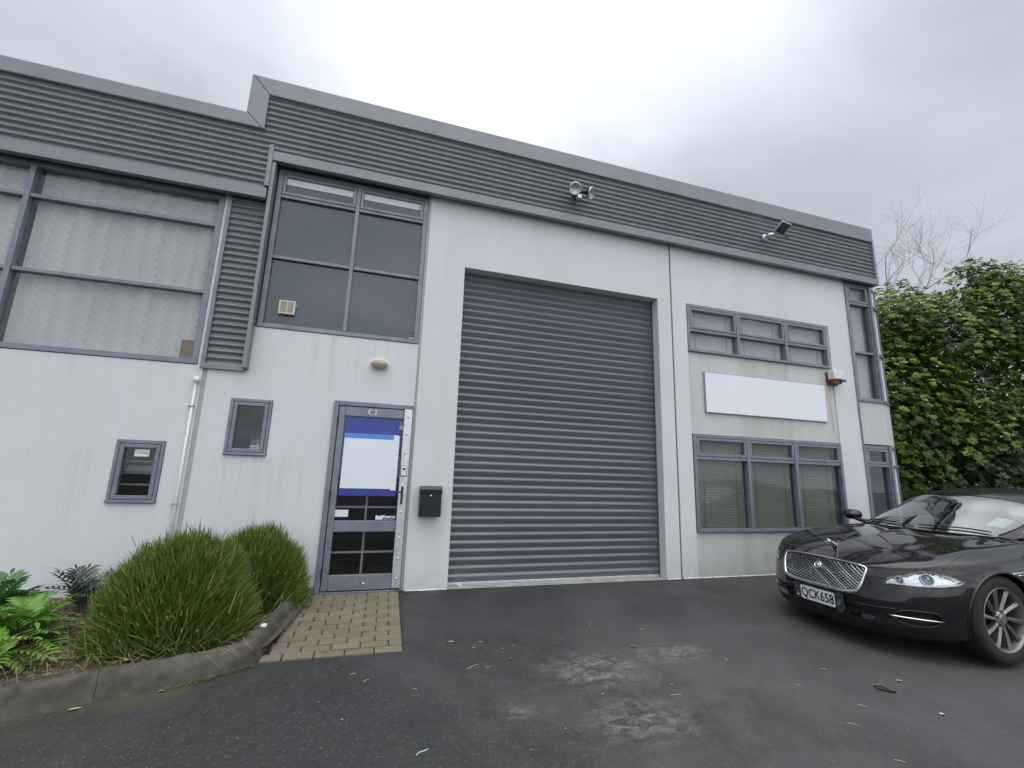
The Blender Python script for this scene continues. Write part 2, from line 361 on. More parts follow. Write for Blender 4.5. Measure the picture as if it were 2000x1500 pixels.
# ------------------------------------------------------------------ building
B = empty('commercial_building', (0, 0, 0), label='pale grey industrial unit with dark corrugated parapet and tall roller door', cat='building')
def wall(x0, x1, z0, z1, holes, y0=0., y1=.2, name='wall_panel', mat='wall_paint'):
    xs = sorted({x0, x1, *[h[0] for h in holes], *[h[1] for h in holes]}); zs = sorted({z0, z1, *[h[2] for h in holes], *[h[3] for h in holes]})
    xs = [a for a in xs if x0 <= a <= x1]; zs = [a for a in zs if z0 <= a <= z1]
    def solid(i, j):
        if i < 0 or j < 0 or i >= len(xs)-1 or j >= len(zs)-1: return False
        cx = (xs[i]+xs[i+1])/2; cz = (zs[j]+zs[j+1])/2
        return not any(h[0] < cx < h[1] and h[2] < cz < h[3] for h in holes)
    mb = MB()
    for i in range(len(xs)-1):
        for j in range(len(zs)-1):
            if not solid(i, j): continue
            a, b, c, d = xs[i], xs[i+1], zs[j], zs[j+1]
            mb.add([(a,y0,c),(b,y0,c),(b,y0,d),(a,y0,d)], [(0,1,2,3)]); mb.add([(a,y1,c),(b,y1,c),(b,y1,d),(a,y1,d)], [(3,2,1,0)])
            if not solid(i-1, j): mb.add([(a,y0,c),(a,y0,d),(a,y1,d),(a,y1,c)], [(0,1,2,3)])
            if not solid(i+1, j): mb.add([(b,y0,c),(b,y1,c),(b,y1,d),(b,y0,d)], [(0,1,2,3)])
            if not solid(i, j-1): mb.add([(a,y0,c),(a,y1,c),(b,y1,c),(b,y0,c)], [(0,1,2,3)])
            if not solid(i, j+1): mb.add([(a,y0,d),(b,y0,d),(b,y1,d),(a,y1,d)], [(0,1,2,3)])
    me = mb.mesh(name); bm = bmesh.new(); bm.from_mesh(me); bmesh.ops.remove_doubles(bm, verts=bm.verts, dist=1e-5); bm.to_mesh(me); bm.free()
    return link(name, me, M[mat], B, bevel=.004)
ZB = -.12
wall(-8, -1.83, ZB, 4.6, [(-7.4, -1.89, 2.38, 4.6), (-2.465, -2.045, .93, 1.55)])
wall(-1.785, .425, ZB, 5.1, [(-1.785, -1.40, 2.37, 5.1), (-1.40, .425, 2.875, 5.1), (-1.52, -1.108, 1.435, 2.047), (-.475, .425, ZB, 2.10)])
wall(.455, 4.150, ZB, 5.1, [(.955, 3.92, ZB, 4.0)])
wall(4.176, 7.85, ZB, 5.1, [(4.43, 7.345, ZB, 4.0)])
wall(4.432, 7.343, ZB, 3.998, [(4.432, 7.30, 3.235, 3.998), (4.445, 7.343, .60, 1.99)], y0=.018, y1=.2, name='infill_panel', mat='infill_paint')
MB().box(-1.83, -1.785, .012, .19, ZB, 2.36).build('joint_strip', M['joint_seal'], B)
MB().box(.425, .455, .014, .19, ZB, 5.0).build('joint_strip', M['joint_seal'], B)
MB().box(4.150, 4.176, .02, .19, ZB, 5.0).build('joint_strip', M['joint_dark'], B)
# roof, side and rear walls, floors
s = MB(); s.box(-8, 8.3, .6, 14, 5.2, 5.3); s.build('roof', M['cladding'], B)
s = MB(); s.box(8.50, 8.70, .9, 14, ZB, 5.2); s.build('side_wall', M['wall_paint'], B)
s = MB(); s.box(-8.2, -8, 0, 14, ZB, 5.2); s.build('side_wall', M['wall_paint'], B)
s = MB(); s.box(-8, 8.5, 14, 14.2, ZB, 5.2); s.build('rear_wall', M['wall_paint'], B)
s = MB(); s.box(-7.99, 8.3, .22, 4, 2.15, 2.28); s.box(-7.99, 8.3, 3.9, 4, ZB, 5.2); s.box(-7.99, 8.3, .2, 4, ZB-.02, -.02); s.box(4.0, 4.05, .21, 3.9, 0, 5.1); s.box(.70, .75, .21, 3.9, 0, 5.1); s.box(-1.86, -1.80, .21, 3.9, 0, 5.1)
s.build('interior_wall', M['interior_wall'], B)

def bar_frame(mb, x0, x1, z0, z1, w, ya, yb):
    mb.box(x0, x0+w, ya, yb, z0, z1); mb.box(x1-w, x1, ya, yb, z0, z1); mb.box(x0+w, x1-w, ya, yb, z0, z0+w); mb.box(x0+w, x1-w, ya, yb, z1-w, z1)
def window(x0, x1, z0, z1, cols, rows, y=0., fw_=.045, mat='frame_paint', glass='clear_glass', sash=(), sill=True, bar=.045, parent=None, gy=.045):
    """cols/rows: lists of inner bar positions; sash: (i, j) cells holding an opening sash"""
    W = empty('window', (0, 0, 0), parent=parent or B)
    f = MB(); bar_frame(f, x0, x1, z0, z1, fw_, y-.012, y+.11)
    if sill: f.box(x0-.0, x1+.0, y-.03, y-.012, z0, z0+.03)
    f.build('window_frame', M[mat], W, bevel=.004)
    X = [x0+fw_/2]+list(cols)+[x1-fw_/2]; Z = [z0+fw_/2]+list(rows)+[z1-fw_/2]
    for c_ in cols:
        MB().box(c_-bar/2, c_+bar/2, y-.016, y+.09, z0+fw_, z1-fw_).build('mullion', M[mat], W, bevel=.004)
    for i in range(len(X)-1):
        xa = X[i]+(bar/2 if i else fw_/2); xb = X[i+1]-(bar/2 if i < len(X)-2 else fw_/2)
        for r_ in rows:
            MB().box(xa, xb, y-.006, y+.08, r_-bar*.42, r_+bar*.42).build('transom', M[mat], W, bevel=.005)
        for j in range(len(Z)-1):
            za = Z[j]+(bar*.42 if j else fw_/2); zb = Z[j+1]-(bar*.42 if j < len(Z)-2 else fw_/2)
            yy = y+gy
            if (i, j) in sash:
                q = MB(); bar_frame(q, xa+.004, xb-.004, za+.004, zb-.004, .038, y-.012, y+.05); q.build('sash', M[mat], W, bevel=.005)
                xa_, xb_, za_, zb_ = xa+.04, xb-.04, za+.04, zb-.04; yy = y+.018
            else: xa_, xb_, za_, zb_ = xa-.006, xb+.006, za-.006, zb+.006
            MB().box(xa_, xb_, yy, yy+.006, za_, zb_).build('pane', M[glass], W)
    return W
# wide upper window on the left, with net curtain
window(-7.38, -1.895, 2.385, 4.42, [-5.4, -3.665], [3.215, 4.03], y=.02, fw_=.06, bar=.05, gy=.03)
# middle upper window, back-painted glass
window(-1.385, .420, 2.88, 4.90, [-.452], [3.755, 4.545], y=.02, fw_=.055, glass='spandrel_glass', sash={(1, 2), (0, 2)}, gy=.03)
window(-2.462, -2.048, .933, 1.547, [], [], y=.0, fw_=.03, sash={(0, 0)})
window(-1.517, -1.111, 1.438, 2.044, [], [], y=.0, fw_=.03, sash={(0, 0)})
window(4.436, 7.297, 3.238, 3.996, [5.39, 6.37], [3.585], y=.005, fw_=.045, sash={(0, 1), (1, 1), (2, 1)}, bar=.05)
window(4.448, 7.341, .603, 1.988, [5.43, 6.36], [1.64], y=.005, fw_=.05, sash={(0, 1), (1, 1), (2, 1)}, bar=.055)
# corner glazing that turns by 20 degrees past the post
FA = R(20); CX = 8.44; FL = .345
def facet(a, y=0.): return (CX+a*math.cos(FA)-y*math.sin(FA), a*math.sin(FA)+y*math.cos(FA))
def fbox(mb, a0, a1, y0, y1, z0, z1):
    p = [facet(a0, y0), facet(a1, y0), facet(a1, y1), facet(a0, y1)]; mb.prism(p, 'z', z0, z1)
for (z0, z1, rows, sash) in ((2.745, 4.92, [3.61, 4.52], {(0, 2)}), (.45, 1.98, [1.65], {(0, 1)})):
    W = window(7.855, CX, z0, z1, [], rows, y=.0, fw_=.055, sash=sash, bar=.05)
    f = MB(); fbox(f, .03, FL, -.012, .09, z0, z0+.05); fbox(f, .03, FL, -.012, .09, z1-.05, z1); fbox(f, FL-.03, FL, -.014, .10, z0+.05, z1-.05)
    f.build('facet_frame', M['frame_paint'], W, bevel=.004)
    f = MB(); f.prism([(CX-.03, -.035), (CX+.02, -.035), (CX+.06, .0), (CX+.05, .11), (CX-.03, .11)], 'z', z0, z1); f.build('corner_post', M['frame_paint'], W, bevel=.004)
    for r_ in rows:
        f = MB(); fbox(f, .05, FL+.012, -.03, .06, r_-.02, r_+.02); f.build('transom', M['frame_paint'], W, bevel=.006)
    Z = [z0+.05]+rows+[z1-.05]
    for j in range(len(Z)-1):
        f = MB(); fbox(f, .045, FL-.025, .03, .036, Z[j]+.01, Z[j+1]-.01); f.build('pane', M['clear_glass'], W)
f = MB(); f.prism([(7.856, -.004), (CX, -.004), facet(FL+.02, -.004), facet(FL+.02, .2), (CX, .2), (7.856, .2)], 'z', 2.0, 2.725); f.build('spandrel_panel', M['infill_paint'], B, bevel=.006)
f = MB(); f.prism([(7.84, -.03), (CX, -.03), facet(FL+.03, -.03), facet(FL+.03, .05), (CX, .1), (7.84, .1)], 'z', 2.726, 2.744); f.build('sill_flashing', M['frame_paint'], B, bevel=.003)
f = MB(); f.prism([(7.856, 0.), (CX, 0.), facet(FL, 0), facet(FL, .2), (CX, .2), (7.856, .2)], 'z', ZB, .448); f.build('spandrel_panel', M['infill_paint'], B, bevel=.006)
MB().box(7.828, 7.853, -.02, .19, ZB, 4.92).build('corner_trim', M['frame_paint'], B, bevel=.003)
f = MB(); f.prism([facet(FL, .0), (8.70, .9), (8.5, .9), facet(FL-.1, .02)], 'z', ZB, 5.0); f.build('side_wall', M['wall_paint'], B)

# parapet cladding
FY = -.105
def corrugated(x0, x1, z0, z1, y, name='corrugated_sheet', pitch=.0762, amp=.0125, ph=0., side=None):
    n = int((z1-z0)/pitch*12)+1; prof = []
    for i in range(n+1):
        z = z0+(z1-z0)*i/n; prof.append((y+amp*math.cos(2*math.pi*(z-ph)/pitch), z))
    mb = MB(); mb.strip(prof, 'x', x0, x1)
    o = mb.build(name, M['cladding'], B, smooth=True); return o
corrugated(-8.2, -1.46, 4.50, 5.36, FY); corrugated(-1.62, 8.50, 5.00, 5.80, FY)
corrugated(-1.46, -1.42, 5.00, 5.36, FY); corrugated(-1.62, -1.46, 5.34, 5.05+.31, FY-.0)
corrugated(-1.815, -1.445, 2.40, 4.45, -.004)
# screws
sc0 = MB(); sc0.lathe([(0, .006), (.006, .006), (.007, 0)], (0, 0, 0), (0, -1, 0), 6)
for xx in np.arange(-4.4, 8.4, .9):
    for zz in (5.105, 5.487) if xx > -1.4 else (4.647, 4.953):
        sc0.lathe([(0, .006), (.006, .006), (.007, 0)], (xx+.013*math.sin(xx*9), FY-.0095, zz+.003), (0, -1, 0), 6)
tag(sc0.build('sheet_screws', M['joint_dark'], B), kind='stuff')
def flash(x0, x1, z0, z1, y0, y1, name='flashing', mat='flashing'): return MB().box(x0, x1, y0, y1, z0, z1).build(name, M[mat], B, bevel=.004)
# lower flashings and soffits
flash(-8.2, -1.452, 4.39, 4.515, FY-.035, FY+.03); flash(-1.438, 8.52, 4.895, 5.015, FY-.035, FY+.03)
MB().box(-8.2, -1.455, FY+.031, .35, 4.43, 4.49).build('soffit', M['cladding'], B); MB().box(-1.40, 8.50, FY+.031, .5, 4.93, 4.99).build('soffit', M['cladding'], B)
flash(-1.492, -1.44, 4.55, 5.10, FY-.03, FY+.02)     # vertical end flashing
MB().box(-1.438, -1.398, FY-.02, .1, 2.37, 4.884).build('corner_trim', M['flashing'], B, bevel=.003)
MB().box(-1.855, -1.815, -.03, .05, 2.36, 4.43).build('corner_trim', M['frame_paint'], B, bevel=.003)
MB().box(-1.855, -1.438, -.035, .05, 2.345, 2.395).build('flashing', M['flashing'], B, bevel=.003)
MB().box(-1.86, -1.41, .03, .2, 2.36, 4.45).build('backing', M['joint_dark'], B)
# parapet caps with mitred step
CY = FY-.035
def cap(pts, x0=None, x1=None):
    mb = MB(); mb.prism(pts, 'y', CY, .35); return mb.build('parapet_cap', M['flashing'], B, bevel=.012)
cap([(-8.2, 5.28), (-1.60, 5.28), (-1.785, 5.46), (-8.2, 5.46)])
cap([(-1.597, 5.28), (-1.575, 5.28), (-1.575, 5.752), (-1.785, 5.985), (-1.785, 5.464), (-1.600, 5.284)])
cap([(-1.573, 5.752), (8.53, 5.735), (8.53, 6.01), (-1.783, 5.988)])
MB().box(8.505, 8.55, FY-.03, 8, 4.90, 5.74).build('end_flashing', M['frame_pale'], B, bevel=.003)
MB().box(-8.2, 8.5, .30, .34, 5.0, 5.45).build('parapet_back', M['cladding'], B)

# roller door
RD = empty('roller_door', (0, 0, 0), parent=B)
prof = [(0, 0), (-.004, .006), (-.010, .020), (-.017, .038), (-.022, .050), (-.0235, .057), (-.022, .064), (-.015, .076), (-.004, .086), (-.002, .0895), (-.006, .092), (-.004, .0955), (.0, .096)]
sl = None; P_ = .0962; RY = .175
for k in range(41):
    z = .035+k*P_
    if sl is None:
        mb = MB(); mb.strip([(a, b*P_/.096) for a, b in prof], 'x', .96, 3.915); sl = mb.build('door_slat', M['roller_steel'], RD, smooth=True); sl.location = (0, RY, z)
    else:
        c_ = dup(sl, RD, (0, RY, z))
MB().box(.96, 3.915, RY-.02, RY+.02, .004, .034).build('bottom_rail', M['galvanised'], RD, bevel=.004)
MB().box(.956, 3.919, RY-.012, RY+.02, 3.93, 4.0).build('hood', M['roller_steel'], RD)
MB().box(.951, .965, RY-.035, RY+.03, .0, 4.0).build('guide', M['roller_steel'], RD); MB().box(3.908, 3.922, RY-.035, RY+.03, .0, 4.0).build('guide', M['roller_steel'], RD)
for xx in (1.12, 3.82):
    MB().box(xx-.03, xx+.03, .04, .155, .004, .012).build('latch_plate', M['galvanised'], RD, bevel=.002)
MB().box(.956, 3.919, .0, .30, -.10, .003).build('threshold', M['concrete'], B, bevel=.008)

# entry door C2
D = empty('entry_door', (0, 0, 0), parent=B)
f = MB(); f.box(-.473, -.42, -.03, .10, -.03, 2.098); f.box(.40, .423, -.03, .10, -.03, 2.098); f.box(-.42, .40, -.03, .10, 2.045, 2.098); f.box(-.42, .40, -.02, .10, -.05, .025)
f.build('door_frame', M['frame_paint'], D, bevel=.006)
f = MB(); f.box(-.412, -.345, -.022, .03, .035, 2.038); f.box(.318, .394, -.022, .03, .035, 2.038); f.box(-.345, .318, -.022, .03, 1.93, 2.038); f.box(-.345, .318, -.022, .03, .645, .765); f.box(-.345, .318, -.022, .03, .035, .195)
f.build('door_leaf', M['frame_paint'], D, bevel=.006)
MB().box(-.35, .323, .0, .006, .765, 1.93).build('pane', M['clear_glass'], D); MB().box(-.35, .323, .0, .006, .195, .645).build('pane', M['clear_glass'], D)
MB().box(.322, .412, -.034, -.023, .045, 2.046).build('lock_strip', M['galvanised'], D, bevel=.003)
for z in (1.958, 1.75, 1.53, .860, .578, .357, .145):
    MB().lathe([(0, .010), (.008, .009), (.013, .005), (.014, 0)], (.366, -.034, z), (0, -1, 0), 12).build('rivet', M['galvanised'], D, smooth=True)
f = MB(); f.box(.326, .396, -.052, -.035, 1.262, 1.385); f.build('latch_plate', M['joint_dark'], D, bevel=.004)
f = MB(); f.box(.331, .391, -.066, -.0525, 1.27, 1.378); f.build('lock_case', M['white_plastic'], D, bevel=.005)
MB().box(.345, .375, -.071, -.067, 1.337, 1.357).build('lock_knob', M['black_plastic'], D, bevel=.003)
MB().box(.347, .372, -.046, -.035, .95, 1.15).build('handle_plate', M['black_plastic'], D, bevel=.004)
MB().tube([(.360, -.04, 1.085), (.360, -.085, 1.085), (.345, -.095, 1.086), (.27, -.095, 1.088)], .008, 8).build('door_handle', M['black_plastic'], D, smooth=True)
for z in (.22, 1.04, 1.86):
    MB().tube([(-.416, -.034, z-.05), (-.416, -.034, z+.05)], .009, 8).build('hinge', M['black_plastic'], D)
MB().lathe([(0, .014), (.012, .012), (.014, 0)], (.02, -.022, .10), (0, -1, 0), 10).build('door_stop', M['galvanised'], D, smooth=True)
# number C2, drawn as thick-and-thin strokes
def stroke(mb, pts, y, th=.003):
    """pts: (x, z, width)"""
    n = len(pts); Lf = []; Rt = []
    for i in range(n):
        a = pts[max(i-1, 0)]; b = pts[min(i+1, n-1)]; dx, dz_ = b[0]-a[0], b[1]-a[1]; l = math.hypot(dx, dz_) or 1; nx, nz_ = -dz_/l, dx/l
        p = pts[i]; Lf.append((p[0]+nx*p[2]/2, p[1]+nz_*p[2]/2)); Rt.append((p[0]-nx*p[2]/2, p[1]-nz_*p[2]/2))
    for i in range(n-1):
        mb.prism([Lf[i], Lf[i+1], Rt[i+1], Rt[i]], 'y', y-th, y)
mb = MB(); H = .062; cx0, cz0 = -.062, 1.987
pts = [(cx0+.024*math.cos(t), cz0+.031*math.sin(t), .0045+.0095*max(0, -math.cos(t))) for t in np.linspace(R(40), R(318), 22)]
stroke(mb, pts, -.0225); stroke(mb, [(cx0+.0195, cz0+.028, .003), (cx0+.021, cz0+.011, .004)], -.0225)
bx = cx0+.036
pts = [(bx+.001, cz0+.014, .009), (bx+.003, cz0+.022, .006), (bx+.009, cz0+.029, .005), (bx+.018, cz0+.029, .007), (bx+.025, cz0+.021, .010), (bx+.0255, cz0+.012, .011), (bx+.020, cz0+.0, .010), (bx+.010, cz0-.014, .006), (bx+.0, cz0-.0265, .004)]
stroke(mb, pts, -.0225); stroke(mb, [(bx-.002, cz0-.027, .0075), (bx+.018, cz0-.027, .009), (bx+.028, cz0-.025, .006), (bx+.033, cz0-.014, .002)], -.0225)
mb.build('unit_number', M['print_white'], D)
# security bars inside the door and the small window
G = empty('security_grille', (0, .09, 0), label='pale steel security grille bars behind the glass of the entry door', cat='grille')
for z in (.415, .905, 1.18, 1.46, 1.73): MB().box(-.36, .36, -.012, .012, z-.010, z+.010).build('bar', M['grille_bar'], G)
MB().box(-.03, -.008, -.014, .014, .16, 1.95).build('bar', M['grille_bar'], G)
G = empty('security_grille', (-2.25, .16, 0), label='horizontal steel bars behind the small window with the white sticker', cat='grille')
for z in (1.005+.1, 1.22, 1.34): MB().box(-.2, .2, -.012, .012, z-.008, z+.008).build('bar', M['grille_bar'], G)
MB().box(-.19, .19, .06, .10, 1.225, 1.30).build('shelf', M['grille_bar'], G)
# ------------------------------------------------------------------ curtains, blinds, boxes inside
fe = MB(); rg_ = random.Random(4)
for (xa, xb) in ((.47, .94), (3.94, 4.14), (4.20, 7.8)):
    n = int((xb-xa)/.03); pr = [(xa+(xb-xa)*i/n, -.004-.012*rg_.random()) for i in range(n+1)]
    for i in range(n): fe.add([(pr[i][0], -.001, .004+.012*rg_.random()), (pr[i+1][0], -.001, .004+.012*rg_.random()), (pr[i+1][0], pr[i+1][1], .001), (pr[i][0], pr[i][1], .001)], [(0, 1, 2, 3)])
tag(fe.build('footing_mortar', M['white_stone'], B), kind='stuff')
for (xa, xb, nm) in ((-7.35, -3.72, 'a'), (-3.62, -1.93, 'b')):
    mb = MB(); n = int((xb-xa)/.012); pr = [(xa+(xb-xa)*i/n, .115+.010*math.sin(i*.33)+.006*math.sin(i*.12+1)) for i in range(n+1)]
    mb.add([(p[0], p[1], z) for z in (2.41, 4.44) for p in pr], [(i, i+1, n+1+i+1, n+1+i) for i in range(n)])
    mb.build('net_curtain', M['curtain'], smooth=True, label=('white zig-zag lace curtain filling the wide upper window on the left' if nm == 'b' else 'white lace curtain behind the narrow pane cut by the photo edge'), cat='curtain')
MB().box(-2.10, -1.975, .074, .095, 2.44, 2.66).build('cardboard_box', M['cardboard'], bevel=.003, label='small brown cardboard box standing inside the lower corner of curtained window', cat='box')
def blind(xa, xb, za, zb, y, mat, label, pitch=.0235, tilt=50, group=None):
    b = empty('venetian_blind', ((xa+xb)/2, y, za), label=label, cat='blind', group=group); hw = (xb-xa)/2
    MB().box(-hw, hw, -.015, .015, zb-za-.03, zb-za).build('head_rail', M[mat], b)
    mb = MB(); t = R(tilt); n = int((zb-za-.04)/pitch)
    for i in range(n):
        z = .01+i*pitch; cy, sy = math.cos(t)*.0125, math.sin(t)*.0125
        mb.add([(-hw, -cy, z-sy), (hw, -cy, z-sy), (hw, .002, z+.002), (-hw, .002, z+.002), (hw, cy, z+sy), (-hw, cy, z+sy)], [(0, 1, 2, 3), (3, 2, 4, 5)])
    tag(mb.build('slats', M[mat], b), kind='stuff')
    for q in (-.68, .68): MB().box(q*hw-.0025, q*hw+.0025, -.016, -.014, 0, zb-za-.03).build('ladder_cord', M['joint_dark'], b)
    return b
for i, (xa, xb) in enumerate(((4.52, 5.39), (5.47, 6.31), (6.42, 7.19))):
    t_ = ('first', 'middle', 'last')[i]
    blind(xa, xb, .66, 1.95, .09, 'blind_slat', 'grey venetian blind in the %s bay of the lower window by the car' % ('roller door side', 'middle', 'corner side')[i], group='blinds in the lower window')
for i, (xa, xb) in enumerate(((4.49, 5.36), (5.42, 6.34), (6.40, 7.25))):
    blind(xa, xb, 3.28, 3.96, .09, 'blind_pale', 'pale closed blind in the %s column of the small upper window' % ('roller door side', 'middle', 'corner side')[i], pitch=.0215, tilt=68, group='blinds in the small upper window')
blind(7.91, 8.30, 2.80, 4.87, .09, 'blind_pale', 'tall pale blind behind the narrow upper corner window', pitch=.022, tilt=70)
# pale band of a raised blind behind the top panes of the middle window
for xa, xb, t_ in ((-1.29, -.50, 'wide'), (-.40, .355, 'narrow')):
    MB().box(xa, xb, .033, .0375, 4.715, 4.80).build('blind_band', M['blind_pale'], label='pale strip of a raised blind at the top of the %s middle pane' % t_, cat='blind')

# ------------------------------------------------------------------ things fixed to the wall
MB().box(-.361, -.208, -.0035, -.0008, .805, .880).build('door_notice', M['white_plastic'], label='small blank white notice low on the door glass, hinge side', cat='notice')
P = empty('poster', (0, -.0045, 0), label='large blue and white poster with blank middle on the door glass', cat='poster')
MB().box(-.330, .293, -.001, .0006, 1.035, 1.925).build('poster_sheet', M['poster_blue'], P)
MB().box(-.325, .272, -.003, -.0015, 1.115, 1.735).build('white_panel', M['poster_white'], P)
MB().box(.225, .287, -.0025, -.0013, 1.10, 1.725).build('white_panel', M['poster_white'], P)
MB().box(-.328, .222, -.0048, -.0034, 1.680, 1.735).build('light_blue_band', M['poster_light_blue'], P)
MB().box(.19, .27, -.0042, -.0032, 1.560, 1.568).build('white_crease', M['print_white'], P)
def text(s_, size, mat, parent, loc, name='lettering', extrude=.0006, bold=0., sx=1., align='CENTER'):
    c_ = bpy.data.curves.new(name, 'FONT'); c_.body = s_; c_.size = size; c_.extrude = extrude; c_.offset = bold; c_.align_x = align; c_.align_y = 'CENTER'; c_.resolution_u = 3
    o = bpy.data.objects.new(name, c_); col.objects.link(o)
    dg = bpy.context.evaluated_depsgraph_get(); me = bpy.data.meshes.new_from_object(o.evaluated_get(dg)); bpy.data.objects.remove(o)
    o = link(name, me, M[mat], parent); o.location = loc; o.rotation_euler = (R(90), 0, 0); o.scale = (sx, 1, 1); return o
S = empty('company_sticker', (.20, -.003, .80), label='dark sticker with white lettering low on the door glass, lock side', cat='sticker')
MB().box(-.11, .11, -.0006, .0006, -.027, .03).build('sticker_sheet', M['print_black'], S)
f = MB(); f.prism([(-.11, -.025), (-.035, -.025), (-.008, .029), (-.032, .020), (-.075, .014), (-.11, .022)], 'y', -.0022, -.001); f.build('white_shape', M['print_white'], S)
f = MB(); f.prism([(-.018, -.004), (.062, -.004), (.068, .012), (-.01, .012)], 'y', -.0022, -.001); f.build('white_shape', M['print_white'], S)
f = MB(); f.prism([(.072+.018+.018*math.cos(t), .004+.009*math.sin(t)) for t in np.linspace(0, 2*math.pi, 14)[:-1]], 'y', -.0022, -.001); f.build('white_shape', M['print_white'], S)
MB().box(-.025, .105, -.002, -.001, -.024, -.013).build('lettering', M['print_grey'], S)
def keypad(x, z, w_, h_, y, label):
    K = empty('alarm_sticker', (x, y, z), label=label, cat='sticker')
    f = MB(); bar_frame(f, 0, w_, 0, h_, w_*.04, -.0008, 0); f.build('sticker_border', M['print_grey'], K)
    MB().box(w_*.05, w_*.95, -.0006, .0, h_*.42, h_*.96).build('sticker_sheet', M['print_black'], K)
    for r_ in range(3):
        for c_ in range(4):
            a = w_*(.13+.2*c_); b = h_*(.80-.17*r_); f = MB()
            if c_ < 3: f.prism([(a, b-h_*.03), (a+w_*.12, b-h_*.03), (a+w_*.12, b+h_*.07), (a+w_*.075, b+h_*.01)], 'y', -.002, -.001)
            else: f.box(a, a+w_*.17, -.002, -.001, b, b+h_*.055)
            f.build('white_mark', M['print_white'], K)
    f = MB(); f.box(w_*.08, w_*.26, -.002, -.001, h_*.345, h_*.385); f.box(w_*.32, w_*.92, -.002, -.001, h_*.345, h_*.385); f.box(w_*.08, w_*.60, -.002, -.001, h_*.265, h_*.305); f.box(w_*.66, w_*.92, -.002, -.001, h_*.255, h_*.31)
    f.build('small_print', M['print_white'], K)
    text('379-9367', h_*.22, 'print_white', K, (w_/2, -.001, h_*.12), bold=.0006, sx=w_/(h_*.9))
    return K
keypad(.300, 2.915, .098, .125, .0465-.0, 'keypad-like alarm sticker low in the dark middle upper window')
keypad(-1.281, 1.494, .098, .135, .016, 'keypad-like alarm sticker on the small window nearer the door')
keypad(.272, 1.80, .055, .11, -.004, 'alarm sticker peeping out behind the blue poster on door')
S = empty('company_sticker', (-2.242, .0155, 1.425), label='white sticker with faint blue lettering on the small window by the pipe', cat='sticker')
MB().box(-.063, .063, -.001, 0, -.036, .036).build('sticker_sheet', M['white_plastic'], S)
text('Chubb', .026, 'print_blue', S, (.014, -.0012, .0), bold=.0003, sx=1.05)
f = MB(); f.box(-.050, -.040, -.0022, -.0011, -.012, -.008); f.box(-.047, -.040, -.0022, -.0011, .008, .012); f.box(-.036, -.024, -.0022, -.0011, .009, .012); f.box(-.036, -.026, -.0022, -.0011, -.002, .002); f.box(-.034, -.026, -.0022, -.0011, -.012, -.009); f.build('logo', M['print_grey'], S)
# plain sign board
S = empty('sign_board', (5.90, -.004, 2.63), label='long blank white sign board between the two right-hand windows', cat='sign')
MB().box(-1.20, 1.20, -.012, .0215, -.305, .305).build('board', M['sign_white'], S, bevel=.002)
f = MB(); bar_frame(f, -1.206, 1.206, -.311, .311, .006, -.014, .021); f.build('board_edge', M['print_grey'], S)
# mail box
K = empty('mail_box', (.68, -.10, .82), label='black metal letter box on the wall between entry door and roller door', cat='letter box')
f = MB(); f.prism([(-.055, 0), (.098, 0), (.098, .335), (-.03, .335), (-.055, .30)], 'x', -.125, .125); f.build('box_body', M['black_enamel'], K, bevel=.006)
MB().prism([(-.066, .255), (-.057, .25), (-.057, .302), (-.03, .340), (-.036, .346), (-.068, .306)], 'x', -.128, .128).build('flap', M['black_enamel'], K, bevel=.003)
MB().lathe([(0, .009), (.011, .008), (.013, 0)], (.0, -.055, .235), (0, -1, 0), 14).build('lock', M['galvanised'], K, smooth=True)
# bulkhead lamp
K = empty('bulkhead_lamp', (-.015, 0, 2.565), label='oval cream bulkhead lamp with wire cage above the entry door', cat='lamp')
def oval(mb, a, b, prof, seg=28):
    n = len(prof); bb = len(mb.v)
    for (k_, y) in prof:
        for i in range(seg):
            t = 2*math.pi*i/seg; mb.v.append((a*k_*math.copysign(abs(math.cos(t))**.8, math.cos(t)), y, b*k_*math.copysign(abs(math.sin(t))**.8, math.sin(t))))
    for j in range(n-1):
        for i in range(seg): mb.f.append((bb+j*seg+i, bb+j*seg+(i+1) % seg, bb+(j+1)*seg+(i+1) % seg, bb+(j+1)*seg+i)); mb.mi.append(0)
f = MB(); oval(f, .108, .064, [(1, 0), (1, -.028), (.93, -.034), (.86, -.034)]); f.build('lamp_base', M['cream_plastic'], K, smooth=True)
f = MB(); oval(f, .096, .054, [(1, -.03), (.97, -.05), (.85, -.068), (.6, -.08), (.3, -.085), (0, -.086)]); f.build('lamp_cover', M['lamp_glass'], K, smooth=True)
for xx in (-.05, 0, .05):
    h_ = .050*math.sqrt(1-(xx/.108)**2); MB().tube([(xx, -.03, -h_), (xx, -.065, -h_*.85), (xx, -.092, 0), (xx, -.065, h_*.85), (xx, -.03, h_)], .003, 6).build('cage_wire', M['joint_seal'], K)
MB().tube([(-.104, -.03, 0), (-.09, -.065, 0), (-.05, -.09, 0), (.05, -.09, 0), (.09, -.065, 0), (.104, -.03, 0)], .003, 6).build('cage_wire', M['joint_seal'], K)
# window fan vent
K = empty('fan_vent', (-1.10, .044, 3.145), label='square cream fan grille set in the dark middle upper window', cat='vent')
f = MB(); bar_frame(f, -.085, .085, -.08, .08, .014, -.05, .002); f.box(-.004, .004, -.05, -.03, -.066, .066); f.build('grille_frame', M['cream_plastic'], K, bevel=.003)
for i in range(11):
    f = MB(); z = -.058+i*.0116; f.box(-.071, .071, -.046, -.034, z-.0022, z+.0022); f.build('louvre', M['cream_plastic'], K)
MB().box(-.071, .071, -.02, -.004, -.066, .066).build('grille_back', M['joint_dark'], K)
MB().tube([(.085, -.03, .05), (.098, -.03, .045), (.098, -.03, .02)], .003, 6).build('cord_clip', M['white_plastic'], K)
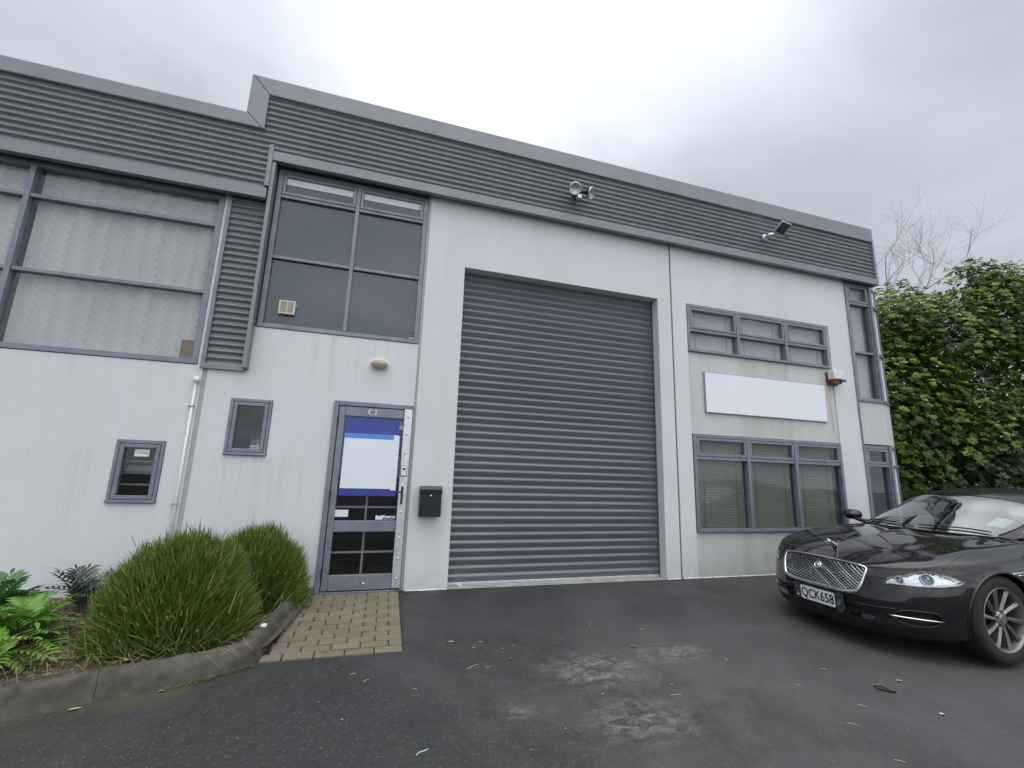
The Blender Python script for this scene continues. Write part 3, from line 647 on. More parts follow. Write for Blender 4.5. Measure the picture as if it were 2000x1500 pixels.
# conduit pipe
K = empty('conduit_pipe', (-1.865, -.025, 0), label='white plastic conduit running down the wall beside the left bush', cat='pipe')
MB().tube([(0, 0, .0), (0, 0, 2.19)], .0135, 10).build('pipe', M['white_plastic'], K, smooth=True)
MB().lathe([(0, .03), (.032, .03), (.034, .022), (.034, -.01)], (.005, .0, 2.215), (0, -1, 0), 16).build('junction_box', M['white_plastic'], K, smooth=True)
for z in (.93, 1.93): MB().box(-.035, .018, -.018, .022, z-.008, z+.008).build('clip', M['joint_seal'], K, bevel=.002)
# hose tap
K = empty('wall_tap', (-2.86, 0, .145), label='small chrome tap on the wall above the fern plants', cat='tap')
MB().tube([(0, 0, 0), (0, -.05, 0), (.01, -.07, -.005), (.012, -.072, -.03)], .010, 8).build('spout', M['galvanised'], K, smooth=True)
MB().box(-.045, .045, -.06, -.035, .018, .030).build('handle', M['galvanised'], K, bevel=.004)
# alarm box with strobe
K = empty('alarm_siren', (7.30, 0, 3.065), label='weathered white and rusty alarm siren box beside blank sign board', cat='alarm')
f = MB(); f.box(-.115, .118, -.02, .018, -.11, .11); f.build('back_box', M['rusty_red'], K, bevel=.006)
f = MB(); f.prism([(-.112, -.03), (.112, -.03), (.118, .108), (-.116, .110)], 'y', -.14, -.022); f.build('cover', M['white_plastic'], K, bevel=.012)
f = MB(); f.prism([(-.105, -.024), (.105, -.024), (.07, -.105), (-.085, -.12)], 'y', -.115, -.022); f.build('rusty_underside', M['rusty_red'], K, bevel=.01)
f = MB(); f.box(.03, .125, -.155, -.09, -.072, -.032); f.build('strobe_lens', M['strobe_blue'], K, bevel=.008)
f = MB(); f.lathe([(0, .003), (.007, .003), (.007, 0)], (.06, -.141, .025), (0, -1, 0), 10); f.build('sensor_hole', M['print_black'], K)
# twin sensor floodlight
K = empty('twin_floodlight', (2.50, FY-.01, 5.33), label='twin round sensor floodlight on the corrugated parapet above the roller door', cat='floodlight')
f = MB(); f.lathe([(0, .0), (.055, .0), (.05, .03), (0, .035)], (0, .0, 0), (0, -1, 0), 18); f.tube([(0, -.03, 0), (0, -.10, 0)], .022, 10); f.build('mount', M['black_plastic'], K, smooth=True)
f = MB(); f.box(-.035, .035, -.145, -.085, -.115, -.06); f.build('sensor', M['galvanised'], K, bevel=.006)
f = MB(); f.tube([(0, -.08, -.02), (.0, -.11, -.065)], .014, 8); f.build('sensor_arm', M['galvanised'], K)
for sg, d in ((-1, (-.25, -.85, -.45)), (1, (.62, -.65, -.42))):
    dv = Vector(d).normalized(); o_ = Vector((sg*.075, -.11, .015))
    MB().tube([(0, -.08, 0), (sg*.04, -.09, .012), tuple(o_)], .018, 8).build('lamp_arm', M['black_plastic'], K, smooth=True)
    f = MB(); f.lathe([(0, -.03), (.022, -.03), (.026, .0), (.032, .05), (.058, .10), (.078, .125), (.086, .13)], o_, dv, 22); f.build('lamp_head', M['black_plastic'], K, smooth=True)
    f = MB(); f.lathe([(.086, .126), (.090, .132), (.084, .140), (.074, .136)], o_, dv, 22); f.build('lamp_rim', M['satin_chrome'], K, smooth=True)
    f = MB(); f.lathe([(.076, .136), (.05, .128), (.045, .118), (.02, .118), (0, .11)], o_, dv, 22); f.build('lamp_glass', M['lens_glass'], K, smooth=True)
# LED floodlight
K = empty('led_floodlight', (5.96, FY-.01, 5.36), label='slim square LED floodlight on the parapet above the right windows', cat='floodlight')
f = MB(); f.lathe([(0, .0), (.06, .0), (.058, .03), (.045, .045), (0, .05)], (0, 0, -.02), (0, -1, -.2), 18); f.build('mount', M['galvanised'], K, smooth=True)
f = MB(); f.tube([(0, -.04, -.02), (.03, -.10, -.01), (.10, -.16, .0)], [.03, .035, .02], 12); f.build('sensor', M['galvanised'], K, smooth=True)
f = MB(); f.box(-.115, .115, -.10, .10, -.012, .02); o = f.build('lamp_head', M['galvanised'], K, bevel=.01); o.location = (.17, -.22, .08); o.rotation_euler = (R(-32), R(0), R(8))
f = MB(); f.box(-.10, .10, -.085, .085, -.0165, -.0125); o = f.build('lamp_panel', M['spandrel_glass'], K); o.location = (.17, -.22, .08); o.rotation_euler = (R(-32), R(0), R(8))
f = MB(); f.tube([(.06, -.15, .0), (.06, -.22, -.045), (.29, -.20, -.055), (.33, -.15, .01)], .008, 6); f.build('bracket', M['black_plastic'], K)

# ------------------------------------------------------------------ brick path
PV = empty('brick_path', (0, 0, 0), label='clay brick pavers laid in running bond before entry door', kind='structure')
kerb_pts = [(-5.6, -3.42), (-3.4, -2.6), (-2.4, -2.26), (-1.80, -2.04), (-1.41, -1.885), (-1.07, -1.80), (-.81, -1.69), (-.68, -1.56), (-.645, -1.30), (-.60, -.95), (-.565, -.60), (-.535, -.22), (-.52, -.02)]
def kerb_x(y):
    pts_ = [p for p in kerb_pts if p[1] > -1.7]
    for a, b in zip(pts_[:-1], pts_[1:]):
        if a[1] <= y <= b[1]: return a[0]+(b[0]-a[0])*(y-a[1])/(b[1]-a[1])
    return -.66 if y < -1 else -.5
base_me = {}
bw, bl = .1085, .218; XR = .405
row = 0; y = -.045
while y > -1.50:
    yc = y-bw/2; yr = XR-.045*(-yc)/1.5; off = 0 if row % 2 else bl/2
    xR = yr; first = True
    while True:
        w_ = (off if (first and off) else bl); xL = xR-w_; kx = kerb_x(yc)+.012; first = False
        cut = max(xL+.006, kx)
        if xR-.006-cut > .03:
            key = round(xR-.006-cut, 2)
            if key not in base_me:
                h2 = key/2; f = MB(); f.box(-h2, h2, -bw/2+.0065, bw/2-.0065, -.05, 0); me = f.mesh('brick'); bm = bmesh.new(); bm.from_mesh(me)
                bmesh.ops.bevel(bm, geom=[e for e in bm.edges if e.verts[0].co.z > -.01 or e.verts[1].co.z > -.01], offset=.006, segments=1, affect='EDGES'); bmesh.ops.recalc_face_normals(bm, faces=bm.faces); bm.to_mesh(me); bm.free()
                me.materials.append(M['paver']); base_me[key] = me
            o = bpy.data.objects.new('brick', base_me[key]); col.objects.link(o); o.parent = PV
            o.location = ((cut+xR-.006)/2, yc+rnd.uniform(-.0015, .0015), gz(yc)+.016+rnd.uniform(-.003, .003)); o.rotation_euler = (R(2.3)+rnd.uniform(-.012, .012), rnd.uniform(-.012, .012), rnd.uniform(-.010, .010))
        xR = xL
        if xR <= kx+.02: break
    y -= bw; row += 1
f = MB(); f.add([(-.70, -1.52, gz(-1.52)+.003), (.372, -1.52, gz(-1.52)+.003), (.42, -.03, .003), (-.55, -.03, .003)], [(0, 1, 2, 3)]); f.build('path_bedding', M['bedding'], PV)

# ------------------------------------------------------------------ kerb, bed
KB = empty('garden_kerb', (0, 0, 0), label='worn mossy concrete kerb curving round the planted bed', kind='structure')
def resample(pts, step):
    v = [Vector((p[0], p[1], 0)) for p in pts]; out_ = [v[0]]; acc = 0
    # Catmull-Rom
    fine = []
    for i in range(len(v)-1):
        p0 = v[max(i-1, 0)]; p1 = v[i]; p2 = v[i+1]; p3 = v[min(i+2, len(v)-1)]
        for k in range(20):
            t = k/20; fine.append(.5*((2*p1)+(-p0+p2)*t+(2*p0-5*p1+4*p2-p3)*t*t+(-p0+3*p1-3*p2+p3)*t**3))
    fine.append(v[-1]); res = [fine[0]]; last = fine[0]
    for p in fine[1:]:
        while (p-last).length >= step: last = last+(p-last).normalized()*step; res.append(last.copy())
    return res
kp = resample(kerb_pts, .04)
def kerb_sec(i):
    t = (kp[min(i+1, len(kp)-1)]-kp[max(i-1, 0)]).normalized(); n = Vector((-t.y, t.x, 0))   # towards the bed
    p = kp[i]; z = gz(p.y); fade = min(1, max(.25, (-.0-p.y)/.7))
    h = .135*fade+.02
    w_ = .112
    out_ = []
    for (a, b) in ((-.012, -.06), (.0, 0), (.012, h*.55), (.030, h*.86), (.055, h*.99), (.085, h*1.0), (w_, h*.97), (w_+.012, h*.8), (w_+.014, -.06)):
        q = p+n*a; nz = noise.noise((q.x*7, q.y*7, b*9))*.012+noise.noise((q.x*22, q.y*22, b*22))*.005
        out_.append((q.x+n.x*nz, q.y+n.y*nz, z+b+nz*.6*(b > 0)))
    return out_
i = 0
while i < len(kp)-2:
    ln = 22 if kp[i].y < -1.75 or kp[i].x < -1 else 17
    j = min(i+ln, len(kp)-1); f = MB(); secs = [kerb_sec(k) for k in range(i, j)]
    if len(secs) < 2: break
    # small gap at the joint
    t = (kp[i+1]-kp[i]).normalized()*.0015; secs[0] = [(a+t.x, b+t.y, c) for a, b, c in secs[0]]
    tl = (kp[j]-kp[j-1]); e = kerb_sec(j); e = [(a-tl.x*.03, b-tl.y*.03, c) for a, b, c in e]; secs.append(e)
    n = len(secs[0]); vs_ = [p for s__ in secs for p in s__]; fs = [(a*n+b, a*n+b+1, (a+1)*n+b+1, (a+1)*n+b) for a in range(len(secs)-1) for b in range(n-1)]
    if j >= len(kp)-2: fs += [tuple((len(secs)-1)*n+b for b in range(n))[::-1]]
    f.add(vs_, fs); smooth_angle(f.build('kerb_stone', M['kerb_concrete'], KB), 45)
    i = j
# soil bed
f = MB(); nx_, ny_ = 110, 44; V = []
for jj in range(ny_+1):
    for ii in range(nx_+1):
        xx = -6+ii*(5.52)/nx_; t = jj/ny_
        # front limit follows the kerb
        yk = -.05
        best = [p for p in kp if abs(p.x-xx) < .06]
        yk = min([p.y for p in best]) + .12 if best else -.3
        yy = yk*(1-t)+(-.0)*t
        z = .045+.03*t+.018*noise.noise((xx*3, yy*3, 0))+.012*noise.noise((xx*14, yy*14, 3))
        V.append((xx, yy, z+gz(yy)*.6))
f.add(V, [(j*(nx_+1)+i, j*(nx_+1)+i+1, (j+1)*(nx_+1)+i+1, (j+1)*(nx_+1)+i) for j in range(ny_) for i in range(nx_)])
f.build('soil_bed', M['soil'], smooth=True, label='brown mulch and soil inside the kerbed bed', kind='structure')
# ------------------------------------------------------------------ plants
class Leafy:
    def __init__(s): s.v = []; s.f = []; s.c = []
    def add(s, vs, fs, c):
        b = len(s.v); s.v += [tuple(v) for v in vs]; s.f += [tuple(b+i for i in f) for f in fs]; s.c += [c]*len(vs)
    def build(s, name, mat, parent=None, **k):
        me = bpy.data.meshes.new(name); me.from_pydata(s.v, [], s.f); me.update()
        a = me.attributes.new('tint', 'FLOAT_COLOR', 'POINT'); arr = np.ones((len(s.v), 4), dtype=np.float32); arr[:, :3] = np.array(s.c, dtype=np.float32); a.data.foreach_set('color', arr.ravel())
        return link(name, me, M[mat], parent, smooth=False, **k)
def jit(c, a): 
    k = 1+rnd.uniform(-a, a); return tuple(max(0, v*k*(1+rnd.uniform(-a, a)*.3)) for v in c)
def grass_clump(center, rx, ry, rz, n, label, seed, lean=(0, 0)):
    rg = random.Random(seed); G = empty('grass_clump', center, label=label, cat='grass clump', group='two big grassy mounds in the bed')
    lf = Leafy()
    for i in range(n):
        th = rg.uniform(0, 2*math.pi); u = rg.random(); ph = math.acos(1-u*1.03)   # polar from top
        ph = min(ph, R(97)); d = Vector((math.sin(ph)*math.cos(th), math.sin(ph)*math.sin(th), math.cos(ph)))
        bumpn = 1+.10*noise.noise((d.x*2.2+seed, d.y*2.2, d.z*2.2))+.05*noise.noise((d.x*7+seed, d.y*7, d.z*7))
        rr = bumpn*rg.uniform(.74, 1.0)
        if rg.random() < .04: rr *= rg.uniform(1.02, 1.13)
        tip = Vector((d.x*rx*rr+lean[0]*.5, d.y*ry*rr+lean[1]*.5, max(-.03 if d.y > -.3 else -.10, .03+d.z*rz*rr)))
        tip = tip+Vector((rg.uniform(-.03, .03), rg.uniform(-.03, .03), rg.uniform(-.02, .03)))
        dv = (d*rg.uniform(.45, .8)+Vector((lean[0], lean[1], rg.uniform(.25, .75)))+Vector((rg.gauss(0, .2), rg.gauss(0, .2), rg.gauss(0, .1)))).normalized()
        ln = rg.uniform(.12, .30); curl = Vector((d.x, d.y, -.3))*rg.uniform(.0, .05)
        P = [tip-dv*ln-curl*.6, tip-dv*ln*.45, tip+curl*.4]
        side = (P[2]-P[0]).cross(Vector((rg.uniform(-1, 1), rg.uniform(-1, 1), rg.uniform(-1, 1))))
        if side.length < 1e-4: continue
        w_ = rg.uniform(.0026, .0050); side = side.normalized()
        k = rg.random(); low = max(0, 1-d.z*1.6)
        if k < .03+.08*low: c_ = (.30, .22, .10)
        elif k < .08+.12*low: c_ = (.17, .16, .045)
        elif k < .45: c_ = (.085, .15, .022)
        elif k < .75: c_ = (.06, .125, .02)
        else: c_ = (.12, .185, .035)
        kk = rg.choice((.6, .85, 1.0, 1.15, 1.4))*rg.uniform(1.2, 1.7); c_ = tuple(v*kk for v in c_)
        lf.add([P[0]-side*w_, P[0]+side*w_, P[1]+side*w_*.85, P[1]-side*w_*.85, P[2]], [(0, 1, 2, 3), (3, 2, 4)], c_)
    lf.build('blades', 'grass_blades', G, kind='stuff')
    # pale seed spikes
    lf = Leafy()
    for i in range(60):
        th = rg.uniform(0, 2*math.pi); ph = rg.uniform(.5, 1.45); d = Vector((math.sin(ph)*math.cos(th), -abs(math.sin(ph)*math.sin(th)), math.cos(ph)))
        p = Vector((d.x*rx, d.y*ry, .03+d.z*rz))*rg.uniform(.94, 1.02); ax = (d+Vector((0, 0, .8))).normalized()
        for j in range(7):
            q = p+ax*j*.007; o_ = Vector((rg.uniform(-1, 1), rg.uniform(-1, 1), rg.uniform(-.3, 1))).normalized()*.008
            sd_ = ax.cross(o_)*.45
            lf.add([q, q+o_*.5+sd_, q+o_, q+o_*.5-sd_], [(0, 1, 2, 3)], (.34*rg.uniform(.7, 1.1), .31, .17))
    lf.build('seed_spikes', 'grass_blades', G, kind='stuff')
    # dark heart of old thatch
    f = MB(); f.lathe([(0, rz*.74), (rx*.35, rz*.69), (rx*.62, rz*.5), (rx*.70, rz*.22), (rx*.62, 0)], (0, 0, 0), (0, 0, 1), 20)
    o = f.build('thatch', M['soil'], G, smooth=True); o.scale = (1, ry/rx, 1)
    return G
grass_clump((-1.37, -1.10, .02), .58, .58, .78, 34000, 'larger rounded clump of fine green grass nearer the kerb', 3)
grass_clump((-.98, -.42, .03), .52, .40, .74, 22000, 'smaller rounded clump of fine grass beside the entry door', 11)
# dry blades lying at the feet of the clumps and over the kerb
lf = Leafy()
for i in range(330):
    if i < 120: p = Vector((rnd.uniform(-2.0, -.75), rnd.uniform(-1.85, -1.45), .12))
    elif i < 220: p = Vector((rnd.uniform(-.80, -.50), rnd.uniform(-1.3, -.1), .07))
    else: p = Vector((rnd.uniform(-2.6, -1.7), rnd.uniform(-1.8, -.7), .08))
    a = rnd.uniform(-.9, .5)+math.pi*(rnd.random() < .3); l = rnd.uniform(.05, .20); d = Vector((math.cos(a)*.6, -abs(math.sin(a))-.2, rnd.uniform(-.35, .15))).normalized()*l
    sd_ = d.cross(Vector((0, 0, 1))).normalized()*.002
    lf.add([p-sd_, p+sd_, p+d+sd_*.4, p+d-sd_*.4], [(0, 1, 2, 3)], jit((.30, .255, .145), .3))
lf.build('dry_grass', 'grass_blades', label='dead straw blades fallen around the feet of the grass clumps', cat='straw', kind='stuff')
# mulch chips
lf = Leafy()
for i in range(5200):
    xx = rnd.uniform(-4.2, -.7); yy = rnd.uniform(-2.4, -.1)
    yk = [p.y for p in kp if abs(p.x-xx) < .05]
    if not yk or yy < min(yk)+.12: continue
    z = .075+gz(yy)*.6+.02*noise.noise((xx*3, yy*3, 0))+rnd.uniform(0, .012); a = rnd.uniform(0, 6.3); l = rnd.uniform(.008, .028); w_ = l*rnd.uniform(.2, .6)
    dx, dy = math.cos(a)*l, math.sin(a)*l; ex, ey = -math.sin(a)*w_, math.cos(a)*w_; k = rnd.random()
    c_ = (.36, .31, .15) if k < .2 else ((.16, .12, .07) if k < .7 else (.25, .19, .12))
    lf.add([(xx-dx, yy-dy, z), (xx+ex, yy+ey, z+rnd.uniform(-.004, .012)), (xx+dx, yy+dy, z+rnd.uniform(-.004, .010)), (xx-ex, yy-ey, z)], [(0, 1, 2, 3)], jit(c_, .3))
lf.build('mulch_chips', 'frond_leaves', label='scattered bark chips and dead leaves over the soil bed', cat='mulch', kind='stuff')
# leafy plants with long pinnate fronds
def frond(lf, base, d, length, n, ll, lw, c_, droop=.5, stem=None):
    d = Vector(d).normalized(); pts = []; p = Vector(base); v = d.copy()
    for i in range(n+1):
        pts.append(p.copy()); v = (v+Vector((0, 0, -droop/n))).normalized(); p = p+v*(length/n)
    for i in range(1, n+1):
        t = (pts[i]-pts[i-1]).normalized(); sd_ = t.cross(Vector((0, 0, 1))).normalized(); up = sd_.cross(t)
        s = .45+.55*math.sin(math.pi*min(1, .15+.8*i/n))
        for sg in ((-1, 1) if i < n else (0,)):
            dd = (sd_*sg*.85+t*.75+up*.25).normalized() if sg else t
            l = ll*s*rnd.uniform(.85, 1.1); q0 = pts[i]; q1 = q0+dd*l*.35+up*l*.06; q2 = q0+dd*l*.72+up*l*.02; q3 = q0+dd*l-up*l*.16
            w1 = dd.cross(up).normalized()*lw; cc = jit(c_, .18)
            lf.add([q0-w1*.25, q0+w1*.25, q1+w1, q1-w1, q2+w1*.75, q2-w1*.75, q3], [(0, 1, 2, 3), (3, 2, 4, 5), (5, 4, 6)], cc)
    if stem is not None: stem.tube(pts, [.0035]*(n)+[.0015], 5)
def fern(center, label, n, length, seed, c_, droop=.6, spread=1.0, ll=.11, lw=.009, aim=None, h0=.25):
    global rnd; keep = rnd; rnd = random.Random(seed)
    K = empty('leafy_plant', center, label=label, cat='plant', group='leafy plants in the left bed'); lf = Leafy(); st = MB()
    for i in range(n):
        a = (aim+rnd.uniform(-1.1, 1.1)) if aim is not None else rnd.uniform(0, 6.28); el_ = rnd.uniform(.35, 1.2)
        h = rnd.uniform(.02, h0); top = Vector((rnd.uniform(-.04, .04), rnd.uniform(-.04, .04), h))
        st.tube([(0, 0, -.03), tuple(top)], .005, 5)
        frond(lf, top, (math.cos(a)*math.cos(el_)*spread, math.sin(a)*math.cos(el_)*spread, math.sin(el_)), length*rnd.uniform(.7, 1.15), 9, ll, lw, c_, droop, st)
    lf.build('leaves', 'frond_leaves', K, kind='stuff'); tag(st.build('stems', M['bark'], K), kind='stuff'); rnd = keep; return K
fern((-2.28, -.45, .06), 'dark feathery fern standing between the lime plants and the large grass clump', 14, .34, 5, (.028, .062, .042), .6, 1, .14, .009, h0=.14)
fern((-2.28, -1.12, .03), 'bright lime green plant with long arching leaves before the tap', 22, .27, 6, (.17, .34, .06), .9, 1, .15, .014, h0=.16)
fern((-2.60, -.85, .04), 'mid green leafy plant cut by the photo edge near the wall', 22, .30, 8, (.07, .17, .05), .9, 1, .15, .013, h0=.18)
fern((-2.22, -1.50, .0), 'low lime fronds drooping over the mulch toward the kerb', 14, .28, 9, (.20, .38, .06), 1.1, 1, .15, .015, h0=.10)
fern((-2.75, -1.25, .02), 'green leafy plant further along the bed past photo edge', 11, .34, 10, (.06, .15, .045), .7, 1, .12, .011, h0=.2)
# weeds in the gutter
lf = Leafy()
def weed_line(a, b, n, sp, c_):
    for i in range(n):
        t = rnd.random(); xx = a[0]+(b[0]-a[0])*t+rnd.gauss(0, sp); yy = a[1]+(b[1]-a[1])*t+rnd.gauss(0, sp); z = gz(yy)+rnd.uniform(.002, .02)
        an = rnd.uniform(0, 6.3); l = rnd.uniform(.005, .011); d = Vector((math.cos(an), math.sin(an), rnd.uniform(-.2, .7)))*l; e = Vector((-math.sin(an), math.cos(an), 0))*l*.5; p = Vector((xx, yy, z))
        lf.add([p, p+d*.5+e, p+d, p+d*.5-e], [(0, 1, 2, 3)], jit(c_, .25))
weed_line((-1.0, -1.80), (-.68, -1.60), 500, .012, (.20, .27, .045)); weed_line((-1.15, -1.85), (-1.0, -1.80), 60, .012, (.22, .27, .06))
weed_line((-.25, -1.50), (.05, -1.475), 260, .010, (.20, .26, .04)); weed_line((.05, -1.475), (.3, -1.45), 80, .010, (.17, .2, .05))
weed_line((.375, -1.42), (.43, -.10), 200, .010, (.08, .10, .03)); weed_line((.36, -.035), (.47, -.03), 220, .012, (.10, .16, .02)); weed_line((-.64, -1.2), (-.62, -1.05), 60, .015, (.14, .22, .04))
weed_line((-.62, -1.5), (-.52, -.15), 160, .016, (.20, .17, .10))
lf.build('gutter_weeds', 'frond_leaves', label='tiny lime weeds and moss in the kerb gutter and path edge', cat='weeds', kind='stuff')

# trees to the right
def leaf_tree(center, lobes, n, label, seed, size=(.080, .034), group='leafy trees beyond the building corner', pal=None, trunk=True, red=0):
    rg = random.Random(seed); T = empty('leafy_tree', center, label=label, cat='tree', group=group); V = []; F = []; C_ = []
    if trunk:
        f = MB(); f.tube([(0, 0, -.2), (.06, .0, .8), (-.05, .1, 1.8), (.0, .0, 3.0)], [.16, .13, .11, .06], 10)
        for lb in lobes:
            e = Vector(lb[0]); f.tube([(0, 0, 1.2), tuple(e*.45+Vector((0, 0, .4))), tuple(e*.95)], [.06, .04, .012], 6)
        f.build('trunk', M['bark'], T, smooth=True)
    tot = sum(l[1][0]*l[1][1] for l in lobes)
    for lb in lobes:
        c_, r_ = Vector(lb[0]), lb[1]; m_ = int(n*r_[0]*r_[1]/tot)
        for i in range(m_):
            d = Vector((rg.gauss(0, 1), rg.gauss(0, 1), rg.gauss(0, 1))).normalized()
            if d.y > .55 and rg.random() < .6: d.y = -d.y
            bn = 1+.32*noise.noise((d.x*2.5+c_.x+seed, d.y*2.5+c_.y, d.z*2.5+c_.z))+.10*noise.noise((d.x*6+c_.x, d.y*6, d.z*6+c_.z))
            k = rg.random()**.36*bn; p = c_+Vector((d.x*r_[0], d.y*r_[0], d.z*r_[1]))*k
            # rosette of leaves pointing out and up
            ax = (d*.7+Vector((0, 0, .75))+Vector((rg.gauss(0, .25), rg.gauss(0, .25), rg.gauss(0, .25)))).normalized()
            a = ax.cross(Vector((0, 1, .3))).normalized(); b = ax.cross(a)
            outer = k > .80*bn
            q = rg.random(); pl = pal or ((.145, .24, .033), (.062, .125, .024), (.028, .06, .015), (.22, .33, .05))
            base_c = pl[0] if (outer and q < .42 and d.z > -.25) else (pl[3] if (outer and q > .86 and d.z > -.1) else (pl[1] if q < .75 else pl[2]))  # upper outer leaves lighter: sunlight on the crown put into the colour
            if red and rg.random() < red: base_c = (.22, .03, .03)
            L_, W_ = size[0]*rg.uniform(.7, 1.25), size[1]*rg.uniform(.8, 1.15)
            off = rg.uniform(0, 6.28); nl = 6
            for j in range(nl):
                t = off+6.283*j/nl+rg.uniform(-.25, .25); o_ = (a*math.cos(t)+b*math.sin(t)); dirv = (o_*.9+ax*rg.uniform(.05, .6)).normalized(); sd_ = dirv.cross(ax)
                if sd_.length < .05: continue
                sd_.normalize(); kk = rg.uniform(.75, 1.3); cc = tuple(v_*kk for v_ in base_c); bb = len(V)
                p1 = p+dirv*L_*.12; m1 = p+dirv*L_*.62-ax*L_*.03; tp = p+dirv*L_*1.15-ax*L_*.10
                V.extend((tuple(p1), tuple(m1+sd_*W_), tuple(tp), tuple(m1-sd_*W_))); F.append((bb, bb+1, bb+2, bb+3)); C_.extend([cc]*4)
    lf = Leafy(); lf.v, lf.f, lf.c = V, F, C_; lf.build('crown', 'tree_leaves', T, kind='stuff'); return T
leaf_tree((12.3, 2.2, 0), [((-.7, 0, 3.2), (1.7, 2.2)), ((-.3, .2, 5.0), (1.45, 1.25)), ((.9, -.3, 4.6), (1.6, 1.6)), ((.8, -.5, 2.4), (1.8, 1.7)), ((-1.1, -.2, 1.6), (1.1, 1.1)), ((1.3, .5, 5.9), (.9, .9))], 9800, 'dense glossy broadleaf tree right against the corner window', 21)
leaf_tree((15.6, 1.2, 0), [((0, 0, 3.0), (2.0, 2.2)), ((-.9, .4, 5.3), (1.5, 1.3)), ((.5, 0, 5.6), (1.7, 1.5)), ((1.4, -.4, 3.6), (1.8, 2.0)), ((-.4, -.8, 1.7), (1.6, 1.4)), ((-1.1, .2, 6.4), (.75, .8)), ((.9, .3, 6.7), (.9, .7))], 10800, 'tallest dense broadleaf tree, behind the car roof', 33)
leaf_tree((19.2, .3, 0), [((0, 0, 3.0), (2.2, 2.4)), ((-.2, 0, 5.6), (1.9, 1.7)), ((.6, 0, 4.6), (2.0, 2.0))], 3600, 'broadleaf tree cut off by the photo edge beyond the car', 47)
leaf_tree((12.6, .3, 0), [((0, 0, .75), (1.2, .8)), ((1.5, -.3, .8), (1.3, .9)), ((3.2, -.6, .9), (1.5, 1.0)), ((-1.3, .5, .7), (.9, .8)), ((.2, .6, 1.5), (1.0, .8)), ((2.6, .4, 1.7), (1.3, .9))], 5200, 'low dark shrub with red flowers under the trees behind the car', 55, size=(.09, .016), pal=((.03, .065, .022), (.022, .045, .018), (.014, .03, .012), (.05, .10, .03)), trunk=False, red=.012)  # shade under the trees put into the dark leaf palette
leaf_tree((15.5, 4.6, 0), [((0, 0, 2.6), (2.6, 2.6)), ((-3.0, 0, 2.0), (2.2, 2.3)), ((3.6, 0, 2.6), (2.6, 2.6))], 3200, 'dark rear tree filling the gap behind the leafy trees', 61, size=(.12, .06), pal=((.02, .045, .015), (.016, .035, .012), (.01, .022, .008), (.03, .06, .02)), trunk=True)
# bare tree
def bare_tree(center, label, seed, h=9.5):
    rg = random.Random(seed); T = empty('bare_tree', center, label=label, cat='tree', group='leafless trees behind the building'); f = MB(); tw = MB()
    def br(p, d, l, r_, lvl):
        pts = [p]; v = d.copy()
        for i in range(4):
            v = (v+Vector((rg.gauss(0, .16), rg.gauss(0, .16), rg.gauss(.05, .13)))).normalized(); pts.append(pts[-1]+v*l/4)
        (f if lvl < 3 else tw).tube(pts, [r_*(1-.14*i) for i in range(5)], 6 if lvl < 3 else 4, cap=False)
        if lvl >= 5: return
        for k in range((3, 3, 3, 4, 4)[lvl]):
            i = rg.choice((2, 3, 4)) if lvl > 0 else rg.choice((3, 4)); a = rg.uniform(0, 6.28); ax = v.cross(Vector((math.cos(a), math.sin(a), .3))).normalized()
            nd = (v*rg.uniform(.6, 1)+ax*rg.uniform(.45, .85)).normalized(); br(pts[i], nd, l*rg.uniform(.55, .8), max(.004, r_*.52), lvl+1)
    br(Vector((0, 0, -.2)), Vector((0, 0, 1)), h*.36, .11, 0)
    f.build('trunk', M['pale_bark'], T, smooth=True); tag(tw.build('twigs', M['pale_bark'], T), kind='stuff'); return T
bare_tree((22.3, 7.2, 0), 'leafless pale-branched tree rising above the parapet end', 4, 16.6)
bare_tree((26.0, 6.8, 0), 'leafless pale tree above the leafy crowns', 9, 16.)
bare_tree((19.0, 8.4, 0), 'leafless tree whose twig tips peep over the parapet', 14, 16.4)

# ------------------------------------------------------------------ litter on the asphalt
lay = [((2.12, -1.30), 60, .13), ((2.55, -1.50), 15, .06), ((2.11, -2.59), -5, .08), ((3.29, -2.98), -60, .055), ((3.0, -3.13), -48, .065), ((.84, -1.92), 35, .12), ((.09, -1.97), 45, .05), ((.0, -1.86), 20, .045), ((3.55, -2.5), 160, .04), ((1.0, -1.5), -12, .03), ((.92, -1.6), 10, .028), ((2.9, -3.45), -50, .05), ((1.15, -1.66), 25, .03), ((1.25, -1.62), -30, .025), ((.4, -2.15), -20, .03), ((.95, -1.95), 5, .03), ((1.62, -2.47), 10, .03), ((3.1, -2.66), -50, .035)]
SL = ['long slanting straw on the dusty asphalt before the roller door', 'short straw behind the dusty patch, towards the car', 'pale bent straw right of the pale dusty patch', 'short straw nearest the curled brown leaf', 'lone straw below the curled brown leaf', 'long thin straw between the brick path and the dusty patch', 'short slanting straw in front of the brick path', 'smaller straw just in front of the brick path corner', 'straw between the yellow leaf and the number plate', 'tiny straw upper of a pair beside the mossy spot', 'tiny straw lower of a pair beside the mossy spot', 'straw at the lower edge of the photo below the brown leaf', 'tiny straw of a close pair, flatter one, before the roller door', 'tiny straw of a close pair, steeper one, before the roller door', 'short straw low in the middle of the dark asphalt', 'small straw beside the tiny orange leaf scrap', 'small straw at the left rim of the dusty patch', 'straw above the curled brown leaf, towards the building']
for i, ((xx, yy), a, l) in enumerate(lay):
    f = MB(); f.tube([(-l/2, 0, 0), (0, l*.04, .002), (l/2, 0, .001)], .0016, 5)
    o = f.build('straw', M['dry_straw'], label=SL[i], cat='straw', group='straws on the asphalt'); o.location = (xx, yy, gz(yy)+.003); o.rotation_euler = (0, 0, R(a))
